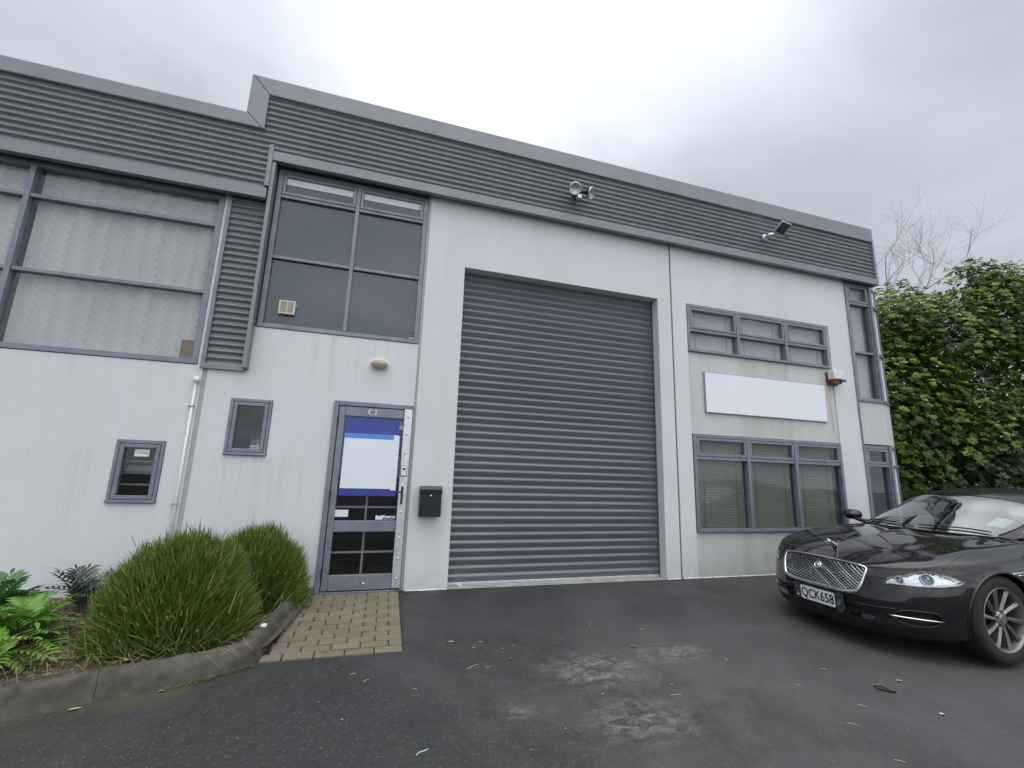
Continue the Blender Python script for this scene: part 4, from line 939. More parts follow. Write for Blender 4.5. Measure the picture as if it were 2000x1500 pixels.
def leaf(center, l, wd, mat, rz, label, curl=.2, arch=.0):
    f = MB(); n = 9; V = []
    for i in range(n):
        t = i/(n-1); hw = wd*math.sin(math.pi*min(1, t*.97+.02))**.8; z = l*arch*math.sin(math.pi*t)+.004+curl*l*.12*math.sin(t*5)
        V += [(l*(t-.5), -hw, z+curl*wd), (l*(t-.5), 0, z), (l*(t-.5), hw, z+curl*wd)]
    f.add(V, [(i*3+j, i*3+j+1, (i+1)*3+j+1, (i+1)*3+j) for i in range(n-1) for j in range(2)])
    o = f.build('fallen_leaf', M[mat], smooth=True, label=label, cat='leaf'); o.location = (*center, gz(center[1])+.002); o.rotation_euler = (0, 0, R(rz)); return o
leaf((3.68, -2.86), .125, .026, 'leaf_brown', -50, 'curled dark brown leaf lying on the asphalt before the car', .5, .06)
leaf((3.95, -2.78), .045, .010, 'leaf_yellow', -10, 'small yellow leaf nearest the front wheel of the car', .3)
leaf((3.72, -3.18), .035, .014, 'pale_chip', 10, 'small round pale petal low on the asphalt at right', .3)
leaf((2.25, -1.84), .055, .012, 'leaf_rust', -20, 'reddish leaf on the dusty asphalt before the roller door', .5)
leaf((1.16, -1.86), .025, .010, 'leaf_rust', 0, 'tiny orange leaf scrap on the dark asphalt', .5)
leaf((.76, -1.46), .05, .011, 'leaf_yellow', 10, 'pale leaf beside the mossy spot near the brick path', .3)
leaf((-1.52, -1.98), .06, .011, 'leaf_yellow', 28, 'pale yellow leaf lying in the kerb gutter', .3)
leaf((-1.14, -1.86), .04, .012, 'leaf_rust', 20, 'orange leaf against the kerb below the large clump', .3)
f = MB(); f.tube([(-.03, -.015, 0), (-.01, .0, .004), (.02, .008, .003), (.035, .02, .002)], .0025, 5); o = f.build('plastic_scrap', M['plastic_scrap'], label='thin pale turquoise plastic scrap at the bottom of the asphalt', cat='litter'); o.location = (.38, -2.8, gz(-2.8)+.003)
f = MB(); f.prism([(-.022, -.02), (.01, -.026), (.026, .0), (.012, .025), (-.016, .02)], 'z', 0, .022); o = f.build('white_stone', M['white_stone'], bevel=.005, label='small white stone lying on top of the kerb', cat='stone'); o.location = (-.705, -1.27, gz(-1.2)+.142)
lf = Leafy()
for i in range(900):
    xx = rnd.uniform(-1.5, 5.2); yy = -rnd.random()**.8*4.2-.05; l = rnd.uniform(.0016, .0045)*(1 if rnd.random() < .93 else 2.2); a = rnd.uniform(0, 6.3); z = gz(yy)+.0035
    if yy > -1.5 and -.7 < xx < .42: continue
    d = Vector((math.cos(a)*l, math.sin(a)*l, 0)); e = Vector((-d.y, d.x, 0))*rnd.uniform(.4, .9); p = Vector((xx, yy, z))
    lf.add([p-d, p+e+Vector((0, 0, l*.6)), p+d, p-e+Vector((0, 0, l*.3))], [(0, 1, 2, 3)], jit((.50, .49, .43), .35))
lf.build('grit', 'frond_leaves', label='pale grit and petal flecks scattered over the asphalt', cat='grit', kind='stuff')
# ------------------------------------------------------------------ the car (local axes: +X forward, +Y its left side, +Z up)
x = Mat('car_paint', (.0045, .002, .0045), .5, .0, .05)
x.b.inputs['Coat Weight'].default_value = 1.0; x.b.inputs['Coat Roughness'].default_value = .02; x.b.inputs['Coat IOR'].default_value = 1.6
fl_ = x.noise(900, 1); x.rough(x.rng(fl_, .3, .7, .4, .5)); dst = x.noise(6, 5); x.color(x.mix(x.rng(dst, .5, .8, 0, .10), (.005, .0022, .005), (.022, .02, .021))); M['car_paint'] = x.m
simple('tyre_rubber', (.015, .015, .016), .8, var=.3, nsc=30, bump=.2); simple('alloy', (.235, .225, .215), .40, .7, var=.25, nsc=9); simple('brake_dark', (.02, .019, .018), .7, .3)
simple('car_trim', (.010, .010, .011), .35); simple('seat_leather', (.50, .47, .42), .6, var=.1); simple('dash_plastic', (.06, .058, .055), .6); simple('lamp_silver', (.70, .73, .76), .12, .85, var=.05); simple('lamp_bulb', (.35, .38, .42), .05, .9)
simple('plate_white', (.78, .79, .78), .35, var=.03); simple('plate_surround', (.035, .042, .05), .35, var=.1)
CAR = empty('parked_car', (4.285, -1.90, -.085), R(177.8), label='dark aubergine luxury saloon with mesh grille parked before the windows', cat='car')
def interp(t, P):
    if t <= P[0][0]: return P[0][1]
    for a, b in zip(P[:-1], P[1:]):
        if t <= b[0]:
            k = (t-a[0])/(b[0]-a[0]); return a[1]+(b[1]-a[1])*k
    return P[-1][1]
def spl(t, P):
    """smooth (monotone cubic) interpolation"""
    if t <= P[0][0]: return P[0][1]
    if t >= P[-1][0]: return P[-1][1]
    n = len(P); sl_ = [(P[i+1][1]-P[i][1])/(P[i+1][0]-P[i][0]) for i in range(n-1)]
    mm = [sl_[0]]+[0 if sl_[i-1]*sl_[i] <= 0 else 2*sl_[i-1]*sl_[i]/(sl_[i-1]+sl_[i]) for i in range(1, n-1)]+[sl_[-1]]
    for i in range(n-1):
        if t <= P[i+1][0]:
            h = P[i+1][0]-P[i][0]; k = (t-P[i][0])/h
            return P[i][1]*(1+2*k)*(1-k)**2+h*mm[i]*k*(1-k)**2+P[i+1][1]*k*k*(3-2*k)-h*mm[i+1]*k*k*(1-k)
LEN = 5.06; LF = .90; LR = .75
HW = [(.13, .80), (.17, .865), (.22, .895), (.30, .915), (.42, .935), (.55, .947), (.68, .945), (.78, .93), (.9, .9)]
UF = [(.13, -.10), (.16, -.03), (.20, .012), (.25, .022), (.31, .012), (.38, .02), (.44, .016), (.52, .0), (.62, -.028), (.72, -.085), (.8, -.15)]
UR = [(.13, -4.93), (.3, -5.0), (.5, -5.06), (.7, -5.05), (.85, -5.0), (.98, -4.93)]
HC = [(-5.1, .90), (-4.95, .955), (-4.7, 1.0), (-4.3, 1.01), (-3.5, 1.0), (-1.6, .985), (-1.3, .962), (-1.0, .938), (-.71, .900), (-.5, .866), (-.3, .822), (-.16, .776), (-.08, .735)]
W0 = .13
def plan_x(u, w):       # fraction of the half width reached at station u
    uf = interp(w, UF); d = (uf-u)/LF
    if d < 1: return max(0, 1-(1-max(0, d))**2)**(1/3)
    ur = interp(w, UR); d = (u-ur)/LR
    if d < 1: return max(0, 1-(1-max(0, d))**2)**(1/3.4)
    return 1
def side_v(u, w): return spl(w, HW)*plan_x(u, w)
NF, NS, NR = 90, 130, 26
cols_k = [('f', (i/NF)*math.pi/2) for i in range(NF)]+[('s', i/NS) for i in range(NS+1)]+[('r', (1-i/NR)*math.pi/2) for i in range(1, NR+1)]
NJ, NT = 56, 26
def S_of(kind, a):
    if kind == 'f': return .685+.065*math.sin(a)**2
    if kind == 's': return .75+.07*min(1, a*2.2)
    return .82+.02*(1-math.sin(a))
rows_ = []
for kind, a in cols_k:
    S_ = S_of(kind, a); colp = []
    def ringpt(w):
        hw = spl(w, HW); uf = interp(w, UF); ur = interp(w, UR)
        if kind == 'f': xx = math.sin(a)**(2/3); return Vector((uf-LF*(1-math.cos(a)), hw*xx, w))
        if kind == 's': ua = uf-LF; ub = ur+LR; return Vector((ua+(ub-ua)*a, hw, w))
        xx = math.sin(a)**(2/3.4); return Vector((ur+LR*(1-math.cos(a)), hw*xx, w))
    for j in range(NJ): colp.append(ringpt(W0+(S_-W0)*j/(NJ-1)))
    r0 = colp[-1]
    if kind == 'f': us = -.55-.42*math.sin(a)**1.6; us = min(us, r0.x-.3*math.cos(a)) if a < 1 else min(us, r0.x); nn = 2.3+.9*math.sin(a)**2
    elif kind == 's': us = r0.x; nn = 3.2
    else: us = -4.5+.0; us = -4.62+(r0.x+4.62)*math.sin(a)**2; nn = 3.2-.9*(1-math.sin(a))
    for j in range(1, NT+1):
        g_ = 1-math.cos(j/NT*math.pi/2); g_ = g_**1.0
        if j == NT: g_ = 1
        P = Vector((r0.x+(us-r0.x)*g_, r0.y*(1-g_), 0)); hc = spl(P.x, HC)
        z = S_+(hc-S_)*(max(0, 1-(1-g_)**nn))**(1/nn)
        # crowned spine, raised bonnet centre and fender crests
        if P.x > -1.5:
            fd = min(1, max(0, (-.12-P.x)/.35)); z += fd*(.010*math.exp(-abs(P.y)/.07)); vb = .40+.13*(-P.x)
            z += fd*.010*(1/(1+math.exp((abs(P.y)-vb)/.012))-1) 
            z += fd*.013*math.exp(-((abs(P.y)-.77)/.07)**2)
        colp.append(Vector((P.x, P.y, z)))
    rows_.append(colp)
nK, nJ = len(rows_), NJ+NT
HUBS = (-.925, -3.955); RA = .378; HZ = .352
V = []; 
for sg in (1, -1):
    for cp in rows_:
        for p in cp: V.append(Vector((p.x, p.y*sg, p.z)))
def vid(s_, k, j): return s_*nK*nJ+k*nJ+j
inside = [False]*len(V)
for i, p in enumerate(V):
    if abs(p.y) > .55 and p.z < .80:
        for hu in HUBS:
            if math.hypot(p.x-hu, p.z-HZ) < RA: inside[i] = True
F = []
for s_ in (0, 1):
    for k in range(nK-1):
        for j in range(nJ-1):
            q = (vid(s_, k, j), vid(s_, k, j+1), vid(s_, k+1, j+1), vid(s_, k+1, j)); 
            if s_ == 0: q = q[::-1]
            if all(inside[i] for i in q): continue
            c_ = sum((V[i] for i in q), Vector())/4
            if j >= NJ and abs(c_.y) < .66 and -4.35 < c_.x < -1.34-.30*(c_.y/.7)**2: continue      # cabin opening
            F.append(q)
used = set(i for q in F for i in q)
for i in used:
    if inside[i]:
        for hu in HUBS:
            dx, dz_ = V[i].x-hu, V[i].z-HZ; d = math.hypot(dx, dz_)
            if 1e-6 < d < RA: V[i].x = hu+dx/d*RA; V[i].z = HZ+dz_/d*RA
me = bpy.data.meshes.new('body'); me.from_pydata([tuple(v) for v in V], [], F); me.update()
bm = bmesh.new(); bm.from_mesh(me); bmesh.ops.remove_doubles(bm, verts=bm.verts, dist=.0006); bmesh.ops.delete(bm, geom=[v for v in bm.verts if not v.link_faces], context='VERTS')
bmesh.ops.recalc_face_normals(bm, faces=bm.faces); bm.to_mesh(me)
up_ = [f_ for f_ in me.polygons if f_.center.z > .8 and abs(f_.center.y) < .3 and f_.center.x > -1.2]
if up_ and sum(f_.normal.z for f_ in up_) < 0: me.flip_normals()
from mathutils.bvhtree import BVHTree
BODY = BVHTree.FromBMesh(bm); bm.free()
link('body', me, M['car_paint'], CAR, smooth=True)

# cabin glass, pillars and roof from one smooth surface
GC = [(-4.62, 1.00), (-4.35, 1.115), (-3.95, 1.285), (-3.6, 1.375), (-3.1, 1.425), (-2.7, 1.428), (-2.35, 1.400), (-2.08, 1.345), (-1.7, 1.175), (-1.30, .978)]
GB = [(-4.62, .56), (-4.2, .66), (-3.6, .72), (-2.6, .745), (-1.6, .735), (-1.30, .70)]
us_ = [-1.30-i*(3.32/110) for i in range(111)]; nph = 60
def gpt(u0, ph):
    """ph in degrees from the top centre, to 90 at the belt line"""
    Ht = spl(u0, GC); belt = .955+.03*min(1, max(0, (-1.3-u0)/1.0)); belt = min(belt, Ht-.012); hb = spl(u0, GB); n = 2.7
    c_, s__ = math.cos(R(abs(ph))), math.sin(R(abs(ph)))
    v_ = hb*s__**(2/n); w_ = belt+(Ht-belt)*max(0, c_)**(2/n); ff = min(1, max(0, (u0+3.0)/1.2)); fr_ = min(1, max(0, (-3.2-u0)/.8))
    return Vector((u0-.30*(v_/.74)**2*ff+.18*(v_/.7)**2*fr_, math.copysign(v_, ph) if ph else 0., w_))
phs = [-90+180*i/nph for i in range(nph+1)]
grid = [[gpt(u0, ph) for ph in phs] for u0 in us_]
def gclass(u0, ph):
    a = abs(ph)
    if a < 57:
        if u0 > -2.06: return 'windscreen'
        if u0 > -2.15: return 'roof_panel'
        if u0 > -3.75: return 'roof_glass'
        if u0 > -3.86: return 'roof_panel'
        return 'rear_window' if u0 > -4.5 else 'roof_panel'
    if a < 66 or u0 > -1.50 or u0 < -4.15: return 'roof_panel'
    if -2.72 > u0 > -2.82: return 'pillar_trim'
    return 'side_window'
cls = {}
for i in range(len(us_)-1):
    for j in range(nph):
        c_ = gclass((us_[i]+us_[i+1])/2, (phs[j]+phs[j+1])/2); 
        if c_ in ('side_window', 'pillar_trim'): c_ = c_+('+' if phs[j] > 0 else '-')+('f' if us_[i] > -2.77 else 'r')
        cls.setdefault(c_, []).append((i, j))
for c_, cells in cls.items():
    f = Leafy(); ids = {}; vs_ = []; fs = []
    for i, j in cells:
        q = []
        for (a, b) in ((i, j), (i+1, j), (i+1, j+1), (i, j+1)):
            if (a, b) not in ids: ids[(a, b)] = len(vs_); vs_.append(tuple(grid[a][b]))
            q.append(ids[(a, b)])
        fs.append(tuple(q))
    nm = c_.split('+')[0].split('-')[0]; me = bpy.data.meshes.new(nm); me.from_pydata(vs_, [], fs); me.update()
    link(nm, me, M[{'windscreen': 'car_glass', 'rear_window': 'car_glass', 'side_window': 'car_glass', 'roof_glass': 'black_enamel', 'roof_panel': 'car_paint', 'pillar_trim': 'car_trim'}[nm]], CAR, smooth=True)
# chrome window surround
for sg in (1, -1):
    top = [gpt(u0, sg*66.5)+Vector((0, sg*.004, .002)) for u0 in [-1.60-i*.1 for i in range(25)]]
    MB().tube(top, .006, 6).build('window_trim', M['chrome'], CAR, smooth=True)
    bot = [gpt(u0, sg*89)+Vector((0, sg*.012, -.004)) for u0 in [-1.50-i*.1 for i in range(27)]]
    MB().tube(bot, .009, 6).build('window_trim', M['chrome'], CAR, smooth=True)
    MB().tube([gpt(u0, sg*57.5)+Vector((0, 0, .003)) for u0 in [-1.34-i*.06 for i in range(13)]], .006, 6).build('screen_seal', M['car_trim'], CAR, smooth=True)
MB().tube([gpt(-2.06, ph)+Vector((0, 0, .002)) for ph in range(-57, 58, 6)], .004, 6).build('screen_seal', M['car_trim'], CAR, smooth=True)
def hit(o, d):
    h = BODY.ray_cast(Vector(o), Vector(d).normalized()); return (h[0], h[1]) if h[0] else (None, None)
# cowl below the screen
f = MB(); nq = 24; V = []
for i in range(nq+1):
    v_ = -.66+1.32*i/nq; ue = -1.36-.30*(v_/.7)**2
    V += [(ue+.055, v_, spl(ue, HC)-.006-.04*(abs(v_)/.7)**4), (ue-.22, v_, .93)]
f.add(V, [(i*2, i*2+1, i*2+3, i*2+2) for i in range(nq)]); f.build('cowl', M['car_trim'], CAR, smooth=True)
# interior
f = MB(); f.box(-4.4, -1.45, -.68, .68, .28, .34); f.build('floor', M['dash_plastic'], CAR)
f = MB(); f.prism([(-1.50, .60), (-1.52, .93), (-1.75, .955), (-2.02, .93), (-2.10, .80), (-2.0, .60)], 'y', -.66, .66); o = f.build('dashboard', M['dash_plastic'], CAR, bevel=.03)
f = MB(); f.prism([(-2.02, .885), (-2.10, .885), (-2.12, .74), (-2.02, .74)], 'y', -.12, .12); f.build('centre_screen', M['black_enamel'], CAR, bevel=.01)
f = MB(); c0 = Vector((-2.26, -.37, .90)); ax = Vector((-.82, 0, .45)).normalized(); e1 = Vector((0, 1, 0)); e2 = ax.cross(e1)
f.tube([tuple(c0+(e1*math.cos(t)+e2*math.sin(t))*.185) for t in np.linspace(0, 2*math.pi, 29)], .015, 8, cap=False); f.tube([tuple(c0-e1*.18), tuple(c0-ax*.03), tuple(c0+e1*.18)], .014, 6); f.tube([tuple(c0-ax*.02), tuple(c0-ax*.25)], .03, 8); f.build('steering_wheel', M['seat_leather'], CAR, smooth=True)
for v_, u_ in ((-.37, -2.75), (.37, -2.75), (-.36, -3.65), (.36, -3.65)):
    S = MB(); S.prism([(u_+.25, .42), (u_+.27, .56), (u_-.22, .54), (u_-.25, .42)], 'y', v_-.25, v_+.25); S.prism([(u_-.15, .52), (u_-.28, .52), (u_-.46, 1.08), (u_-.40, 1.12), (u_-.34, 1.10)], 'y', v_-.23, v_+.23)
    S.prism([(u_-.37, 1.12), (u_-.46, 1.12), (u_-.485, 1.27), (u_-.44, 1.29), (u_-.395, 1.27)], 'y', v_-.13, v_+.13); S.build('seat', M['seat_leather'], CAR, bevel=.04)
f = MB(); p = gpt(-1.98, 0); f.tube([tuple(p+Vector((-.01, 0, -.01))), tuple(p+Vector((-.07, 0, -.08)))], .008, 6); f.box(p.x-.10, p.x-.075, -.12, .12, p.z-.13, p.z-.065); f.build('rear_view_mirror', M['car_trim'], CAR, bevel=.008)
p = gpt(-1.52, 34); p2 = gpt(-1.70, 34); q = gpt(-1.52, 47); q2 = gpt(-1.70, 47); off_ = Vector((-.006, 0, -.008))
f = MB(); f.add([p+off_, q+off_, q2+off_, p2+off_], [(0, 1, 2, 3)]); f.build('licence_label', M['white_plastic'], CAR)
# wheels with arch liners
def wheel(parent):
    W = empty('wheel', (0, 0, 0), parent=parent)
    f = MB(); f.lathe([(.250, -.11), (.262, -.118), (.300, -.122), (.332, -.118), (.349, -.095), (.3515, -.05), (.352, 0), (.3515, .05), (.349, .095), (.332, .118), (.300, .122), (.262, .118), (.250, .11)], (0, 0, 0), (0, 1, 0), 64); f.build('tyre', M['tyre_rubber'], W, smooth=True)
    f = MB(); f.lathe([(.245, -.10), (.235, -.02), (.232, .05), (.243, .085), (.252, .104), (.257, .112), (.252, .117), (.244, .113), (.238, .100), (.231, .06)], (0, 0, 0), (0, 1, 0), 64)
    for k in range(10):
        th = 2*math.pi*k/10; ca, sa = math.cos(th), math.sin(th); V = []
        for (r_, tw, hw_, y) in ((.040, 0, .016, .082), (.10, .06, .013, .088), (.17, .13, .017, .094), (.242, .17, .024, .098)):
            a = th+tw
            e = Vector((math.cos(a), 0, math.sin(a))); t = Vector((-math.sin(a), 0, math.cos(a))); c__ = e*r_
            V += [c__-t*hw_+Vector((0, y-.012, 0)), c__-t*hw_*.2+Vector((0, y+.006, 0)), c__+t*hw_+Vector((0, y-.004, 0)), c__+t*hw_*.6+Vector((0, y-.05, 0)), c__-t*hw_*.6+Vector((0, y-.05, 0))]
        f.add(V, [(a*5+b, a*5+(b+1) % 5, (a+1)*5+(b+1) % 5, (a+1)*5+b) for a in range(3) for b in range(5)])
    f.lathe([(.066, .06), (.066, .080), (.055, .092), (.036, .094), (.032, .100), (0, .102)], (0, 0, 0), (0, 1, 0), 24)
    o = smooth_angle(f.build('rim', M['alloy'], W), 40)
    for k in range(5):
        th = 2*math.pi*k/5+.3; f = MB(); f.lathe([(.0, .096), (.0085, .096), (.010, .088)], (.058*math.cos(th), 0, .058*math.sin(th)), (0, 1, 0), 8); f.build('wheel_nut', M['brake_dark'], W)
    f = MB(); f.lathe([(0, -.02), (.17, -.02), (.17, .0), (.08, .01), (0, .01)], (0, 0, 0), (0, 1, 0), 32); f.lathe([(.228, -.09), (.228, -.085), (0, -.085)], (0, 0, 0), (0, 1, 0), 32); f.build('brake_disc', M['brake_dark'], W, smooth=False)
    return W
W0_ = wheel(CAR)
def place_wheel(W, u, sg): W.location = (u, sg*.80, HZ); W.rotation_euler = (0, 0, 0 if sg > 0 else math.pi)
for n_, (u, sg) in enumerate(((HUBS[0], 1), (HUBS[0], -1), (HUBS[1], 1), (HUBS[1], -1))):
    if n_ == 0: W = W0_
    else:
        W = dup(W0_, CAR)
        for ch in [c_ for c_ in bpy.data.objects if c_.parent == W0_]: dup(ch, W)
    place_wheel(W, u, sg)
    f = MB(); arc = [(u+(RA-.003)*math.cos(R(a)), HZ+(RA-.003)*math.sin(R(a))) for a in range(-35, 216, 8)]
    yo = sg*(.90); yi = sg*.52
    V = [(a, side_v(a, max(.14, b))*sg*.992, b) for a, b in arc]+[(a, yi, b) for a, b in arc]; n = len(arc)
    f.add(V, [(i, i+1, n+i+1, n+i) for i in range(n-1)]); f.add([(a, yi, b) for a, b in arc], [tuple(range(n))]); f.build('arch_liner', M['car_trim'], CAR)
    lip = []
    for a in range(-28, 209, 6):
        uu, ww = u+(RA+.0)*math.cos(R(a)), HZ+(RA+.0)*math.sin(R(a))
        if ww > .15: lip.append((uu, sg*(side_v(uu, ww)-.002), ww))
    MB().tube(lip, .011, 6).build('arch_lip', M['car_paint'], CAR, smooth=True)
f = MB(); f.box(-4.8, -.45, -.72, .72, .16, .18); f.build('underbody', M['car_trim'], CAR)

# ---- lamps, grille and trim laid on the body
HL = [(-.106,.547,.572),(-.121,.554,.611),(-.156,.58,.649),(-.196,.629,.663),(-.249,.677,.684),(-.31,.719,.713),(-.364,.761,.716),(-.43,.806,.711),(-.508,.854,.691),(-.589,.891,.665),(-.553,.886,.629),(-.496,.868,.61),(-.407,.83,.596),(-.33,.786,.588),(-.248,.723,.584),(-.178,.651,.581),(-.129,.583,.579)]
GR = [(-.427,.666),(-.408,.688),(-.35,.697),(-.264,.701),(-.09,.704),(.09,.704),(.264,.701),(.35,.697),(.408,.688),(.427,.666),(.420,.60),(.400,.524),(.372,.480),(.301,.458),(.186,.453),(.0,.452),(-.186,.453),(-.301,.458),(-.372,.480),(-.400,.524),(-.420,.60)]
VT = [(.6,.337),(.634,.378),(.696,.393),(.76,.396),(.799,.389),(.808,.366),(.804,.334),(.785,.298),(.753,.279),(.702,.27),(.646,.284),(.609,.302)]
INT = [(-.40,.345),(-.37,.362),(.37,.362),(.40,.345),(.375,.29),(.34,.278),(-.34,.278),(-.375,.29)]
def surf(v_, w_):
    """point on the body front at (v, w), ray from ahead"""
    for dv_ in (0, .003, -.003):
        h = BODY.ray_cast(Vector((1, v_+dv_, w_)), Vector((-1, 0, 0)))
        if h[0]: return h[0], (h[1] if h[1].x > 0 else -h[1])
    return Vector((-.2, v_, w_)), Vector((1, 0, 0))
def closed(pts, n):
    """smooth closed curve through pts (tuples)"""
    P = [Vector(p) for p in pts]; m_ = len(P); r_ = []
    for i in range(m_):
        p0, p1, p2, p3 = P[i-1], P[i], P[(i+1) % m_], P[(i+2) % m_]
        for k in range(n):
            t = k/n; r_.append(.5*((2*p1)+(-p0+p2)*t+(2*p0-5*p1+4*p2-p3)*t*t+(-p0+3*p1-3*p2+p3)*t**3))
    return r_
def inpoly(x_, y_, P):
    c_ = False; j = len(P)-1
    for i in range(len(P)):
        if (P[i][1] > y_) != (P[j][1] > y_) and x_ < (P[j][0]-P[i][0])*(y_-P[i][1])/(P[j][1]-P[i][1])+P[i][0]: c_ = not c_
        j = i
    return c_
# openings in the body shell
bo = [o for o in CAR.children if o.name == 'body'][0]; bm = bmesh.new(); bm.from_mesh(bo.data)
HLs = [(p.y, p.z) for p in closed(HL, 3)]; GRs = [(p.x, p.y) for p in closed([(a, b, 0) for a, b in GR], 3)]; VTs = [(p.x, p.y) for p in closed([(a, b, 0) for a, b in VT], 3)]
kill = []
for fc_ in bm.faces:
    if fc_.calc_center_median().x < -.75: continue
    for P, two in ((HLs, 1), (GRs, 0), (VTs, 1), (INT, 0)):
        if all(inpoly(abs(v.co.y) if two else v.co.y, v.co.z, P) for v in fc_.verts): kill.append(fc_); break
bmesh.ops.delete(bm, geom=kill, context='FACES'); bm.to_mesh(bo.data); bm.free()
def loop_tube(pts, r_, name, mat, closed_=True, seg=6, parent=None):
    pts = list(pts)+([pts[0], pts[1]] if closed_ else []); rr = r_ if not isinstance(r_, list) else r_+[r_[0], r_[1]]
    return MB().tube(pts, rr, seg, cap=not closed_).build(name, M[mat], parent or CAR, smooth=True)
# bonnet mesh grille
ring = []; rad = []
for a, b in GRs:
    p, n = surf(a, b); ring.append(p+n*.003); rad.append(.009+.008*max(0, min(1, (.62-b)/.1)))
G_ = loop_tube(ring, rad, 'grille', 'chrome', seg=10)
inner = [(a*.985, .585+(b-.585)*.975) for a, b in GRs]
mb = MB(); Lns = []
def lattice(P, pitch, slope, r_, off, mat, parent, surf_=surf, thick=None):
    mb = MB()
    for sg in (1, -1):
        c0 = -2.0
        while c0 < 2.0:
            seg_ = []; 
            for i in range(181):
                a = -.95+i*1.9/180; b = c0+sg*slope*a
                if inpoly(a, b, P): p, n = surf_(a, b); seg_.append(tuple(p+n*off))
                else:
                    if len(seg_) > 1: mb.tube(seg_, r_, 4, cap=False)
                    seg_ = []
            if len(seg_) > 1: mb.tube(seg_, r_, 4, cap=False)
            c0 += pitch
    return tag(mb.build('mesh_wires', M[mat], parent), kind='stuff')
lattice(inner, .027, .68, .0026, -.006, 'satin_chrome', G_)
def backing(P, off, mat, parent, name, cen=None):
    cx_ = sum(p[0] for p in P)/len(P) if cen is None else cen[0]; cz_ = sum(p[1] for p in P)/len(P) if cen is None else cen[1]; V = []; n = len(P)
    for t in (0.02, .35, .7, 1.02):
        for a, b in P:
            p, nn = surf(cx_+(a-cx_)*t, cz_+(b-cz_)*t); V.append(tuple(p-Vector((1, 0, 0))*off))
    # side wall up to the skin
    for a, b in P: p, nn = surf(cx_+(a-cx_)*1.02, cz_+(b-cz_)*1.02); V.append(tuple(p-Vector((.004, 0, 0))))
    f = MB(); f.add(V, [(r_*n+i, r_*n+(i+1) % n, (r_+1)*n+(i+1) % n, (r_+1)*n+i) for r_ in range(4) for i in range(n)]+[tuple(range(n))]); return f.build(name, M[mat], parent, smooth=False)
backing(GRs, .045, 'car_trim', G_, 'grille_back'); 
p, n = surf(.0, .628); f = MB(); f.lathe([(0, .012), (.015, .014), (.017, .010), (.0235, .010), (.028, .016), (.034, .014), (.036, .006), (.034, -.01)], p+n*.002, n, 28); f.build('badge', M['chrome'], G_, smooth=True)
f = MB(); f.lathe([(.0165, .0112), (.0225, .0112)], p+n*.002, n, 24); f.build('badge_ring', M['print_black'], G_)
f = MB(); hc_ = p+n*.016
for (dy, dz_, r_, h_) in ((0, 0, .010, .005), (-.007, .007, .004, .003), (.007, .007, .004, .003), (0, -.005, .006, .007)): f.lathe([(r_, 0), (r_*.8, h_*.7), (0, h_)], hc_+Vector((0, dy, dz_)), n, 10)
tag(f.build('badge_face', M['satin_chrome'], G_), kind='stuff')
# lower intake and side vents
def up_mesh(P, name):
    o = backing(P, .05, 'car_trim', CAR, name); return o
I_ = up_mesh(INT, 'lower_intake'); lattice(INT, .03, .68, .0022, -.012, 'car_trim', I_)
for sg in (1, -1):
    P = [(a*sg, b) for a, b in VTs]; o = backing(P, .045, 'car_trim', CAR, 'side_vent')
    lattice(P, .022, .68, .0020, -.012, 'car_trim', o); ring = [surf(a, b)[0] for a, b in P]; loop_tube(ring, .004, 'vent_edge', 'car_paint', parent=o)
    pts = []
    for i in range(9): a = .575+(.812-.575)*i/8; p, n = surf(sg*a, .335-.004*(i/8)); pts.append(p+n*.006)
    loop_tube(pts, [.004, .0068, .0075, .0075, .0075, .0075, .0070, .0055, .002], 'chrome_blade', 'chrome', closed_=False, seg=8, parent=o)
